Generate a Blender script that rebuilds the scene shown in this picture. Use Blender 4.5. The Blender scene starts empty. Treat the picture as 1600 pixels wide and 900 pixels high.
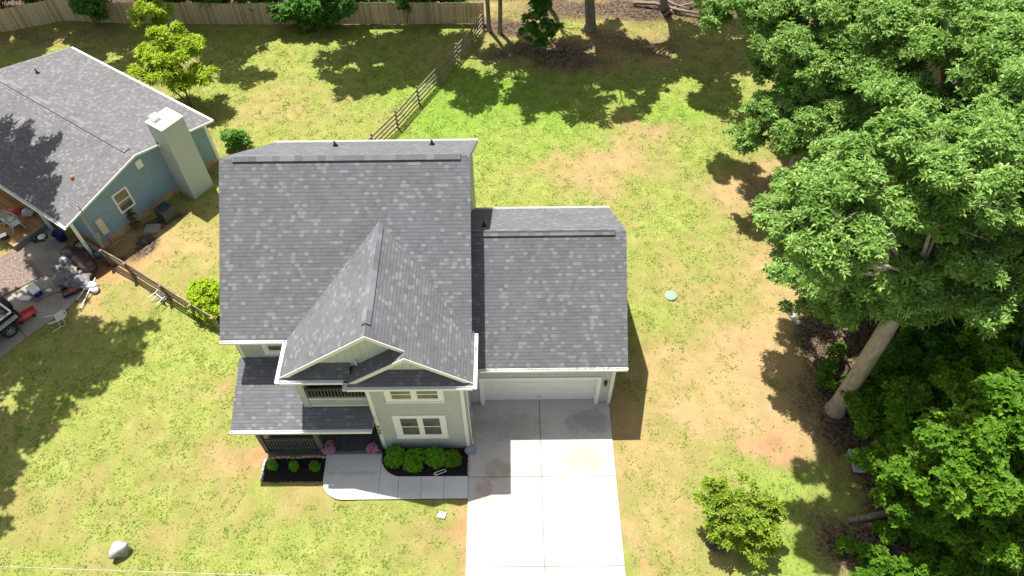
import bpy, math, random
import numpy as np
from mathutils import Vector, Matrix
C = bpy.context.scene.collection
R = math.radians

# ------------------------------------------------------------------ camera, light, exposure
cam = bpy.data.objects.new('camera', bpy.data.cameras.new('camera')); C.objects.link(cam)
cam.data.sensor_width = 36.0; cam.data.lens = 26.32; cam.data.clip_end = 2000
PITCH, ROLL, YAW = .9167, -.0142, -.0041
fw = Vector((math.sin(YAW)*math.cos(PITCH), math.cos(YAW)*math.cos(PITCH), -math.sin(PITCH)))
rt = Vector((math.cos(YAW), -math.sin(YAW), 0)); up = rt.cross(fw)
r2 = rt*math.cos(ROLL)+up*math.sin(ROLL); u2 = -rt*math.sin(ROLL)+up*math.cos(ROLL)
M = Matrix((r2, u2, -fw)).transposed().to_4x4(); M.translation = (5.6357, -14.0818, 29.5915)
cam.matrix_world = M
bpy.context.scene.camera = cam
SUN = Vector((-.2236, .3532, 1)).normalized()
world = bpy.data.worlds.new('World'); bpy.context.scene.world = world; world.use_nodes = True
wn = world.node_tree.nodes; wl = world.node_tree.links
bg = wn['Background']; sky = wn.new('ShaderNodeTexSky'); sky.sky_type = 'NISHITA'; sky.sun_disc = False
sky.sun_elevation = math.asin(SUN.z); sky.sun_rotation = math.atan2(SUN.x, SUN.y)
sky.dust_density = 2.0; sky.ozone_density = .6
hs = wn.new('ShaderNodeHueSaturation'); hs.inputs['Saturation'].default_value = .45
wl.new(sky.outputs[0], hs.inputs['Color']); wl.new(hs.outputs[0], bg.inputs[0]); bg.inputs[1].default_value = .085
sun = bpy.data.objects.new('sun', bpy.data.lights.new('sun', 'SUN')); C.objects.link(sun)
sun.data.energy = 5.0; sun.data.angle = R(.55); sun.data.color = (1, .965, .9)
sun.rotation_euler = SUN.to_track_quat('Z', 'Y').to_euler(); sun.location = (0, 0, 60)
vs = bpy.context.scene.view_settings
vs.view_transform = 'Standard'; vs.look = 'None'; vs.gamma = 1; vs.exposure = .9
cy = bpy.context.scene.cycles
cy.max_bounces = 6; cy.diffuse_bounces = 3; cy.transmission_bounces = 4; cy.transparent_max_bounces = 4

# ------------------------------------------------------------------ materials
def new_mat(name):
    m = bpy.data.materials.new(name); m.use_nodes = True
    nt = m.node_tree; b = nt.nodes['Principled BSDF']
    return m, nt, b
class NT:
    "small node helper"
    def __init__(s, nt): s.nt = nt; s.n = nt.nodes; s.l = nt.links
    def node(s, t, **k):
        n = s.n.new(t)
        for a, v in k.items(): setattr(n, a, v)
        return n
    def put(s, sock, v):
        if hasattr(v, 'is_output') or isinstance(v, bpy.types.NodeSocket): s.l.new(v, sock)
        elif isinstance(v, (tuple, list)) and len(v) == 3 and sock.type == 'RGBA': sock.default_value = (*v, 1)
        else: sock.default_value = v
    def math(s, op, a, b=0.0, c=0.0, clamp=False):
        n = s.node('ShaderNodeMath', operation=op, use_clamp=clamp)
        s.put(n.inputs[0], a); s.put(n.inputs[1], b); s.put(n.inputs[2], c); return n.outputs[0]
    def mix(s, f, a, b, blend='MIX'):
        n = s.node('ShaderNodeMix', data_type='RGBA', blend_type=blend)
        s.put(n.inputs[0], f); s.put(n.inputs[6], a); s.put(n.inputs[7], b); return n.outputs[2]
    def noise(s, vec, scale, detail=3, rough=.55, out=0):
        n = s.node('ShaderNodeTexNoise'); s.put(n.inputs['Vector'], vec)
        n.inputs['Scale'].default_value = scale; n.inputs['Detail'].default_value = detail; n.inputs['Roughness'].default_value = rough
        return n.outputs[out]
    def ramp(s, f, lo, hi):
        n = s.node('ShaderNodeMapRange'); n.interpolation_type = 'SMOOTHSTEP'
        s.put(n.inputs[0], f); n.inputs[1].default_value = lo; n.inputs[2].default_value = hi; return n.outputs[0]
    def steps(s, f, stops, interp='LINEAR'):
        n = s.node('ShaderNodeValToRGB'); cr = n.color_ramp; cr.interpolation = interp
        while len(cr.elements) < len(stops): cr.elements.new(.5)
        for e, (p, c) in zip(cr.elements, stops): e.position = p; e.color = (*c, 1)
        s.put(n.inputs[0], f); return n.outputs[0]
    def bump(s, h, strength, dist):
        n = s.node('ShaderNodeBump'); n.inputs['Strength'].default_value = strength; n.inputs['Distance'].default_value = dist
        s.put(n.inputs['Height'], h); return n.outputs[0]
    def pos(s): return s.node('ShaderNodeNewGeometry').outputs['Position']
    def uv(s): return s.node('ShaderNodeTexCoord').outputs['UV']
    def xyz(s, v):
        n = s.node('ShaderNodeSeparateXYZ'); s.put(n.inputs[0], v); return n.outputs
    def comb(s, x, y, z=0.0):
        n = s.node('ShaderNodeCombineXYZ'); s.put(n.inputs[0], x); s.put(n.inputs[1], y); s.put(n.inputs[2], z); return n.outputs[0]

def plain(name, col, rough=.6, var=.12, scale=6, metal=0.0, bump=0.0, bscale=30, spec=None):
    "colour with a little uneven wear"
    m, nt, b = new_mat(name); h = NT(nt); p = h.pos()
    n = h.noise(p, scale, 5)
    d = tuple(c*(1-var*1.4) for c in col); e = tuple(min(1, c*(1+var)) for c in col)
    h.put(b.inputs['Base Color'], h.steps(n, [(.28, d), (.72, e)]))
    b.inputs['Roughness'].default_value = rough; b.inputs['Metallic'].default_value = metal
    if spec is not None: b.inputs['Specular IOR Level'].default_value = spec
    if bump: h.put(b.inputs['Normal'], h.bump(h.noise(p, bscale, 4), .6, bump))
    return m

def shingle(name, base, light, dark, course=.145, tab=.2, frac=.8):
    m, nt, b = new_mat(name); h = NT(nt); u, v, _ = h.xyz(h.uv())
    r = h.math('DIVIDE', v, course); row = h.math('FLOOR', r); fr = h.math('FRACT', r)
    wn_ = h.node('ShaderNodeTexWhiteNoise', noise_dimensions='1D'); h.put(wn_.inputs['W'], row)
    uu = h.math('ADD', h.math('DIVIDE', u, tab), h.math('MULTIPLY', wn_.outputs[0], 9.0)); cell = h.math('FLOOR', uu)
    w2 = h.node('ShaderNodeTexWhiteNoise', noise_dimensions='2D'); h.put(w2.inputs['Vector'], h.comb(cell, row))
    w3 = h.node('ShaderNodeTexWhiteNoise', noise_dimensions='2D'); h.put(w3.inputs['Vector'], h.comb(h.math('FLOOR', h.math('MULTIPLY', uu, .5)), h.math('ADD', row, 71.3)))
    mid = tuple((a+c)/2 for a, c in zip(base, light))
    c1 = h.steps(w2.outputs[0], [(0, dark), (.12, base), (.5, tuple(x*1.07 for x in base)), (frac, mid), (frac+.05, light)], 'CONSTANT')
    c2 = h.steps(w3.outputs[0], [(0, tuple(x*.85 for x in base)), (.6, base), (.93, mid)], 'CONSTANT')
    c = h.mix(.22, c1, c2)
    g = h.noise(h.pos(), 60, 3, .7)
    big = h.noise(h.pos(), .6, 3)
    c = h.mix(1.0, c, h.steps(h.math('ADD', h.math('MULTIPLY', g, .6), h.math('MULTIPLY', big, .4)), [(.3, (.78, .78, .78)), (.7, (1.2, 1.2, 1.2))]), 'MULTIPLY')
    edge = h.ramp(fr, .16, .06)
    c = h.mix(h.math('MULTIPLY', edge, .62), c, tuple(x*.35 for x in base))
    h.put(b.inputs['Base Color'], c); b.inputs['Roughness'].default_value = .92; b.inputs['Specular IOR Level'].default_value = .25
    hgt = h.math('ADD', h.math('MULTIPLY', h.math('SUBTRACT', 1.0, fr), .6), h.math('MULTIPLY', w2.outputs[0], .4))
    h.put(b.inputs['Normal'], h.bump(hgt, .5, .012))
    return m

def siding(name, col, lap=.16, rough=.55, vertical=False):
    m, nt, b = new_mat(name); h = NT(nt); u, v, _ = h.xyz(h.uv())
    fr = h.math('FRACT', h.math('DIVIDE', u if vertical else v, lap))
    n = h.noise(h.pos(), 2.2, 5)
    c = h.steps(n, [(.3, tuple(x*.9 for x in col)), (.7, tuple(x*1.06 for x in col))])
    c = h.mix(h.math('MULTIPLY', h.ramp(fr, .1, .02), .35), c, tuple(x*.4 for x in col))
    h.put(b.inputs['Base Color'], c); b.inputs['Roughness'].default_value = rough
    h.put(b.inputs['Normal'], h.bump(h.ramp(fr, 0, .12) if vertical else h.math('SUBTRACT', 1.0, fr), .7, .018))
    return m

def planks(name, cols, w=.14, gap=.06, rough=.8, along='v', streak=True):
    "boards side by side; u counts boards, v runs along them"
    m, nt, b = new_mat(name); h = NT(nt); u, v, _ = h.xyz(h.uv())
    if along == 'u': u, v = v, u
    r = h.math('DIVIDE', u, w); cell = h.math('FLOOR', r); fr = h.math('FRACT', r)
    wn_ = h.node('ShaderNodeTexWhiteNoise', noise_dimensions='1D'); h.put(wn_.inputs['W'], cell)
    g = h.noise(h.comb(h.math('MULTIPLY', u, 14.0), h.math('MULTIPLY', v, 1.3), wn_.outputs[0]), 2.0, 5, .6)
    f = h.math('ADD', h.math('MULTIPLY', wn_.outputs[0], .45), h.math('MULTIPLY', g, .6))
    c = h.steps(f, [(.15, cols[0]), (.5, cols[1]), (.85, cols[2])])
    e = h.math('MAXIMUM', h.ramp(fr, gap, gap*.3), h.ramp(fr, 1-gap, 1-gap*.3))
    c = h.mix(h.math('MULTIPLY', e, .8), c, tuple(x*.2 for x in cols[0]))
    h.put(b.inputs['Base Color'], c); b.inputs['Roughness'].default_value = rough
    h.put(b.inputs['Normal'], h.bump(h.math('SUBTRACT', h.math('MULTIPLY', g, .3), e), .6, .015))
    return m

def leafmat(name, cols, trans=.35, rough=.55):
    m, nt, b = new_mat(name); h = NT(nt)
    geo = h.node('ShaderNodeNewGeometry')
    n = h.noise(geo.outputs['Position'], .55, 3)
    f = h.math('ADD', h.math('MULTIPLY', geo.outputs['Random Per Island'], .48), h.math('MULTIPLY', n, .52))
    c = h.steps(f, [(.12, cols[0]), (.45, cols[1]), (.7, cols[2]), (.92, cols[3])])
    h.put(b.inputs['Base Color'], c); b.inputs['Roughness'].default_value = rough; b.inputs['Specular IOR Level'].default_value = .22
    tr = h.node('ShaderNodeBsdfTranslucent'); tc = h.mix(.5, c, (.16, .32, .045)); h.put(tr.inputs['Color'], tc)
    mx = h.node('ShaderNodeMixShader'); mx.inputs[0].default_value = trans
    nt.links.new(b.outputs[0], mx.inputs[1]); nt.links.new(tr.outputs[0], mx.inputs[2])
    nt.links.new(mx.outputs[0], nt.nodes['Material Output'].inputs['Surface'])
    return m

def glassmat(name, col=(.05, .06, .055)):
    m, nt, b = new_mat(name); h = NT(nt)
    h.put(b.inputs['Base Color'], h.steps(h.noise(h.pos(), 1.5, 2), [(.3, tuple(x*.6 for x in col)), (.7, tuple(x*1.3 for x in col))]))
    b.inputs['Roughness'].default_value = .06; b.inputs['Specular IOR Level'].default_value = .8
    return m

def concrete(name, base, stains=()):
    m, nt, b = new_mat(name); h = NT(nt); p = h.pos(); x, y, z = h.xyz(p)
    big = h.noise(p, .55, 4, .6); fine = h.noise(p, 9, 6, .7); grit = h.noise(p, 70, 2, .7)
    f = h.math('ADD', h.math('ADD', h.math('MULTIPLY', big, .5), h.math('MULTIPLY', fine, .35)), h.math('MULTIPLY', grit, .15))
    c = h.steps(f, [(.3, tuple(v*.8 for v in base)), (.5, base), (.72, tuple(min(1, v*1.1) for v in base))])
    for (sx, sy, rx, ry, col, st) in stains:
        dx = h.math('DIVIDE', h.math('SUBTRACT', x, sx), rx); dy = h.math('DIVIDE', h.math('SUBTRACT', y, sy), ry)
        d = h.math('ADD', h.math('MULTIPLY', dx, dx), h.math('MULTIPLY', dy, dy))
        k = h.math('ADD', d, h.math('MULTIPLY', h.math('SUBTRACT', h.noise(p, 2.3, 5, .65), .5), 2.6))
        c = h.mix(h.math('MULTIPLY', h.ramp(k, 1.2, .1), st), c, col)
    h.put(b.inputs['Base Color'], c); b.inputs['Roughness'].default_value = .85
    h.put(b.inputs['Normal'], h.bump(h.math('ADD', h.math('MULTIPLY', fine, .5), grit), .25, .006))
    return m

MT = {}
MT['roof'] = shingle('grey_shingle', (.127, .129, .139), (.195, .198, .209), (.112, .114, .123), tab=.17, frac=.84)
MT['roof_cap'] = shingle('grey_cap_shingle', (.135, .137, .148), (.19, .19, .2), (.12, .12, .13), course=9.0, tab=.3, frac=.55)
MT['old_roof'] = shingle('pale_grey_shingle', (.138, .134, .14), (.205, .2, .206), (.118, .115, .12), tab=.15, frac=.8)
MT['white'] = plain('white_paint', (.80, .80, .77), .45, .04)
MT['cream'] = plain('cream_paint', (.72, .73, .66), .5, .05)
MT['sage'] = siding('sage_siding', (.42, .46, .42))
MT['sage_v'] = siding('sage_board_siding', (.56, .62, .56), lap=.3, vertical=True)
MT['sage_dark'] = plain('dark_green_paint', (.085, .095, .088), .6, .1)
MT['blue'] = siding('blue_siding', (.205, .32, .41), lap=.13)
MT['stucco'] = plain('pale_stucco', (.45, .49, .485), .9, .05, bump=.004)
MT['brick'] = plain('tan_foundation', (.44, .30, .20), .9, .2, 3, bump=.006)
MT['found'] = plain('grey_foundation', (.30, .33, .36), .9, .08)
MT['soffit'] = plain('soffit_white', (.55, .56, .54), .6, .04)
MT['glass'] = glassmat('window_glass', (.115, .125, .105))
MT['dark'] = plain('black_metal_and_shade', (.02, .021, .024), .5, .2)  # also colours the strips that paint shade under the ridge caps
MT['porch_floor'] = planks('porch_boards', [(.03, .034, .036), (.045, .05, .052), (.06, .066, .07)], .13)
MT['garage_door'] = plain('garage_door_white', (.76, .77, .72), .45, .04)
MT['concrete'] = concrete('driveway_concrete', (.50, .465, .425), [(8.6, -.55, 1.3, .75, (.36, .265, .19), .7), (5.2, -3.2, .9, 2.2, (.40, .35, .29), .4), (8.2, -4.0, .7, 2.4, (.40, .36, .31), .4), (4.9, -1.0, .8, .5, (.33, .24, .16), .6), (4.3, -1.9, .4, .6, (.36, .23, .15), .55), (8.9, 1.2, 1.3, .7, (.22, .2, .175), .55), (5.4, .9, 1.6, .9, (.24, .22, .19), .45)])
MT['path'] = concrete('path_concrete', (.56, .555, .54), [(-1.2, -1.1, 1.2, .12, (.36, .35, .33), .5), (1.5, -1.75, 1.6, .3, (.44, .43, .41), .4)])
MT['seam'] = plain('joint_dirt', (.09, .075, .06), .95)
MT['slab'] = concrete('old_concrete', (.29, .255, .21), [(-17.2, 8.4, 1.6, .8, (.15, .13, .12), .6), (-18.4, 10.3, 1.5, .8, (.16, .14, .13), .6), (-17.6, 6.6, .9, .6, (.2, .17, .15), .5)])
MT['wood_old'] = planks('weathered_pickets', [(.32, .22, .12), (.54, .42, .26), (.68, .56, .38)], .13, .07)
MT['wood_grey'] = planks('grey_rail_wood', [(.17, .13, .09), (.27, .22, .16), (.36, .30, .22)], .2, .02, along='u')
MT['wood_dark'] = planks('dark_board', [(.10, .07, .045), (.19, .14, .09), (.30, .23, .16)], .2, .02, along='u')
MT['deck'] = planks('orange_deck', [(.24, .115, .04), (.33, .17, .06), (.42, .23, .09)], .14)
MT['edge_board'] = plain('grey_edge_board', (.2, .215, .2), .7, .15)
MT['plastic'] = plain('white_plastic', (.62, .62, .61), .35, .05)
MT['tarp'] = plain('grey_tarp', (.15, .15, .155), .6, .45, 4, bump=.03, bscale=5)
MT['leather'] = plain('dark_brown_leather', (.055, .032, .026), .32, .25, 5, bump=.008, bscale=12)
MT['rubber'] = plain('black_rubber', (.018, .018, .02), .7, .2)
MT['alu'] = plain('bare_aluminium', (.62, .62, .64), .3, .08, metal=.9)
MT['black_paint'] = plain('black_car_paint', (.012, .013, .018), .25, .1)
MT['blue_paint'] = plain('deep_blue_plastic', (.012, .025, .22), .35, .15)
MT['red'] = plain('faded_red_plastic', (.62, .07, .055), .45, .2)
MT['redhose'] = plain('red_rubber', (.38, .06, .05), .5, .2)
MT['bag'] = plain('white_bag', (.55, .57, .62), .4, .1, bump=.02, bscale=9)
MT['teal'] = plain('teal_plastic', (.05, .25, .3), .5, .2)
MT['beige'] = plain('beige_metal', (.56, .53, .43), .5, .05)
MT['grey_metal'] = plain('grey_metal', (.36, .37, .36), .5, .1)
MT['navy'] = plain('navy_metal', (.02, .03, .06), .4, .2)
MT['condenser'] = plain('dark_green_metal', (.055, .07, .065), .5, .2)
MT['stone'] = plain('grey_stone', (.38, .37, .35), .9, .3, 5, bump=.03, bscale=8)
MT['edging'] = plain('tan_edging_stone', (.45, .36, .29), .9, .3, 8, bump=.01)
MT['pink'] = leafmat('pink_petals', [(.55, .14, .36), (.68, .26, .50), (.78, .40, .62), (.82, .55, .70)], .25)
def barkmat(name, col):
    m, nt, b = new_mat(name); h = NT(nt); x, y, z = h.xyz(h.pos())
    q = h.comb(x, y, h.math('MULTIPLY', z, .16)); n = h.noise(q, 13, 6, .7); n2 = h.noise(h.pos(), 1.6, 4)
    f = h.math('ADD', h.math('MULTIPLY', n, .75), h.math('MULTIPLY', n2, .25))
    h.put(b.inputs['Base Color'], h.steps(f, [(.32, tuple(v*.4 for v in col)), (.5, col), (.68, tuple(v*1.3 for v in col))]))
    b.inputs['Roughness'].default_value = .95; h.put(b.inputs['Normal'], h.bump(n, .9, .06)); return m
MT['bark'] = barkmat('oak_bark', (.37, .31, .25)); MT['bark_dark'] = barkmat('grey_bark', (.25, .205, .165))
MT['twig'] = plain('brown_twig', (.2, .13, .08), .9, .3)
MT['oak'] = leafmat('oak_leaf', [(.075, .165, .028), (.195, .345, .065), (.35, .52, .14), (.55, .68, .29)], .38)
MT['maple'] = leafmat('bright_leaf', [(.04, .115, .008), (.095, .215, .012), (.16, .30, .02), (.30, .40, .04)], .4)
MT['deep'] = leafmat('deep_green_leaf', [(.03, .11, .015), (.07, .20, .025), (.12, .28, .035), (.2, .38, .06)], .3)
MT['pale'] = leafmat('pale_leaf', [(.14, .22, .02), (.24, .34, .03), (.34, .45, .05), (.46, .55, .10)], .4)
MT['lime'] = leafmat('lime_leaf', [(.22, .34, .015), (.34, .47, .02), (.45, .56, .03), (.58, .66, .08)], .4)
MT['boxwood'] = leafmat('boxwood_leaf', [(.06, .19, .008), (.11, .32, .012), (.17, .42, .018), (.25, .5, .03)], .3)
MT['brownleaf'] = leafmat('dry_leaf', [(.07, .04, .025), (.12, .075, .045), (.2, .13, .08), (.3, .21, .14)], .15)
MT['wire'] = plain('pale_cable', (.42, .42, .40), .6)
MT['reddebris'] = plain('red_brown_debris', (.25, .07, .035), .9)
MT['lattice'] = plain('weathered_white_lattice', (.46, .45, .44), .7, .15)
MT['septic'] = plain('pale_green_lid', (.22, .31, .22), .7, .1)

# ------------------------------------------------------------------ mesh helpers
class MB:
    def __init__(s): s.v = []; s.f = []; s.m = []; s.sm = []
    def add(s, verts, faces, mi=0, smooth=False):
        o = len(s.v); s.v += [tuple(p) for p in verts]
        for f in faces: s.f.append(tuple(i+o for i in f)); s.m.append(mi); s.sm.append(smooth)
        return s
    def box(s, x0, x1, y0, y1, z0, z1, mi=0):
        v = [(x, y, z) for z in (z0, z1) for y in (y0, y1) for x in (x0, x1)]
        return s.add(v, [(0, 2, 3, 1), (4, 5, 7, 6), (0, 1, 5, 4), (2, 6, 7, 3), (0, 4, 6, 2), (1, 3, 7, 5)], mi)
    def obox(s, a, b, w, h, upv=(0, 0, 1), mi=0):
        "box along a->b, w across, h along up"
        a = Vector(a); b = Vector(b); d = (b-a).normalized(); sd = d.cross(Vector(upv))
        if sd.length < 1e-4: sd = d.cross(Vector((0, 1, 0)))
        sd.normalize(); u = sd.cross(d).normalized()
        v = [p+sd*(i*w/2)+u*(j*h/2) for p in (a, b) for i, j in ((-1, -1), (1, -1), (1, 1), (-1, 1))]
        return s.add(v, [(0, 1, 2, 3), (7, 6, 5, 4), (0, 4, 5, 1), (1, 5, 6, 2), (2, 6, 7, 3), (3, 7, 4, 0)], mi)
    def slab(s, poly, t, mi=0, mi2=None):
        "polygon (counter-clockwise seen from above) with thickness t downwards"
        n = len(poly); lo = [(p[0], p[1], p[2]-t) for p in poly]
        s.add(list(poly), [tuple(range(n))], mi)
        s.add(lo, [tuple(reversed(range(n)))], mi if mi2 is None else mi2)
        for i in range(n):
            j = (i+1) % n
            s.add([poly[i], lo[i], lo[j], poly[j]], [(0, 1, 2, 3)], mi if mi2 is None else mi2)
        return s
    def extr(s, poly, d, mi=0):
        "polygon extruded by the vector d"
        n = len(poly); q = [(p[0]+d[0], p[1]+d[1], p[2]+d[2]) for p in poly]
        s.add(list(poly)+q, [tuple(range(n)), tuple(reversed(range(n, 2*n)))]+[(i, i+n, (i+1) % n+n, (i+1) % n) for i in range(n)], mi)
        return s
    def tube(s, pts, rad, n=8, mi=0, cap=True, smooth=True):
        pts = [Vector(p) for p in pts]
        if not hasattr(rad, '__len__'): rad = [rad]*len(pts)
        ref = None; rings = []
        for i, p in enumerate(pts):
            d = (pts[min(i+1, len(pts)-1)]-pts[max(i-1, 0)]).normalized()
            if ref is None:
                ref = d.cross(Vector((.31, .77, .2))); ref.normalize()
            ref = (ref-d*ref.dot(d)).normalized(); b = d.cross(ref)
            rings.append([p+(ref*math.cos(a)+b*math.sin(a))*rad[i] for a in [2*math.pi*k/n for k in range(n)]])
        v = [q for r in rings for q in r]; f = []
        for i in range(len(pts)-1):
            for k in range(n):
                f.append((i*n+k, i*n+(k+1) % n, (i+1)*n+(k+1) % n, (i+1)*n+k))
        s.add(v, f, mi, smooth)
        if cap: s.add(rings[0], [tuple(reversed(range(n)))], mi); s.add(rings[-1], [tuple(range(n))], mi)
        return s
    def lathe(s, prof, c=(0, 0, 0), n=20, mi=0, axis=None):
        "profile (r, z) turned about z, or about another axis"
        v = []; f = []
        for r, z in prof:
            for k in range(n): v.append(Vector((r*math.cos(2*math.pi*k/n), r*math.sin(2*math.pi*k/n), z)))
        for i in range(len(prof)-1):
            for k in range(n): f.append((i*n+k, i*n+(k+1) % n, (i+1)*n+(k+1) % n, (i+1)*n+k))
        if axis is not None:
            q = Vector((0, 0, 1)).rotation_difference(Vector(axis)); v = [q @ p for p in v]
        v = [p+Vector(c) for p in v]
        s.add(v, f, mi, True); return s
    def blob(s, c, r, seed=0, amp=.15, nu=16, nv=10, mi=0, pw=1.0, freq=2.0):
        "lumpy closed ellipsoid"
        rg = random.Random(seed); ph = [(Vector((rg.gauss(0, 1), rg.gauss(0, 1), rg.gauss(0, 1)))*freq, rg.random()*6.3) for _ in range(6)]
        v = []; f = []
        for i in range(nv+1):
            t = math.pi*i/nv
            for k in range(nu):
                a = 2*math.pi*k/nu; d = Vector((math.sin(t)*math.cos(a), math.sin(t)*math.sin(a), math.cos(t)))
                g = 1+amp*sum(math.sin(w.dot(d)+q) for w, q in ph)/2.2
                e = Vector([math.copysign(abs(x)**pw, x) for x in d])
                v.append((c[0]+e.x*r[0]*g, c[1]+e.y*r[1]*g, c[2]+e.z*r[2]*g))
        for i in range(nv):
            for k in range(nu): f.append((i*nu+k, (i+1)*nu+k, (i+1)*nu+(k+1) % nu, i*nu+(k+1) % nu))
        s.add(v, f, mi, True); return s
    def build(s, name, mats, parent=None, local=False, bevel=0):
        if not isinstance(mats, (list, tuple)): mats = [mats]
        off = Vector((0, 0, 0))
        if parent is not None and not local:
            q = parent
            while q is not None: off += q.location; q = q.parent
        me = bpy.data.meshes.new(name)
        me.from_pydata([(p[0]-off.x, p[1]-off.y, p[2]-off.z) for p in s.v], [], s.f)
        for m in mats: me.materials.append(m)
        me.polygons.foreach_set('material_index', s.m); me.polygons.foreach_set('use_smooth', s.sm)
        uvl = me.uv_layers.new(name='UVMap'); co = s.v; Z = Vector((0, 0, 1)); uvs = []
        for p in me.polygons:
            n = p.normal
            if abs(n.z) > .985 or n.length < .5: t = Vector((1, 0, 0)); b = Vector((0, 1, 0))
            else: t = Z.cross(n).normalized(); b = n.cross(t)
            for vi in p.vertices:
                q = Vector(co[vi]); uvs += [q.dot(t), q.dot(b)]
        uvl.data.foreach_set('uv', uvs)
        me.validate(); me.update()
        o = bpy.data.objects.new(name, me); C.objects.link(o); o.parent = parent
        if bevel:
            bv = o.modifiers.new('bevel', 'BEVEL'); bv.width = bevel; bv.segments = 2; bv.limit_method = 'ANGLE'
        return o

def tag(o, label, cat, group=None):
    o['label'] = label; o['category'] = cat
    if group: o['group'] = group
    return o
def thing(name, loc, label, cat, rz=0, group=None):
    o = bpy.data.objects.new(name, None); C.objects.link(o); o.location = loc; o.rotation_euler = (0, 0, rz); o.empty_display_size = .2
    return tag(o, label, cat, group)
def struct(o): o['kind'] = 'structure'; return o
def stuff(o): o['kind'] = 'stuff'; return o
def copy_tree(o, parent=None):
    c = o.copy(); C.objects.link(c); c.parent = parent
    for ch in list(o.children): copy_tree(ch, c)
    return c

# value noise on numpy arrays
def vnoise(x, y, seed=0):
    rg = np.random.RandomState(seed); T = rg.rand(256, 256)
    xi = np.floor(x).astype(int); yi = np.floor(y).astype(int); fx = x-xi; fy = y-yi
    fx = fx*fx*(3-2*fx); fy = fy*fy*(3-2*fy); a = xi & 255; b = yi & 255; a1 = (a+1) & 255; b1 = (b+1) & 255
    return (T[a, b]*(1-fx)+T[a1, b]*fx)*(1-fy)+(T[a, b1]*(1-fx)+T[a1, b1]*fx)*fy
def fbm(x, y, seed=0, o=4):
    s = 0; t = 0
    for k in range(o): s = s+vnoise(x*2**k+k*17.3, y*2**k+k*9.1, seed+k)*.55**k; t += .55**k
    return s/t

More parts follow.
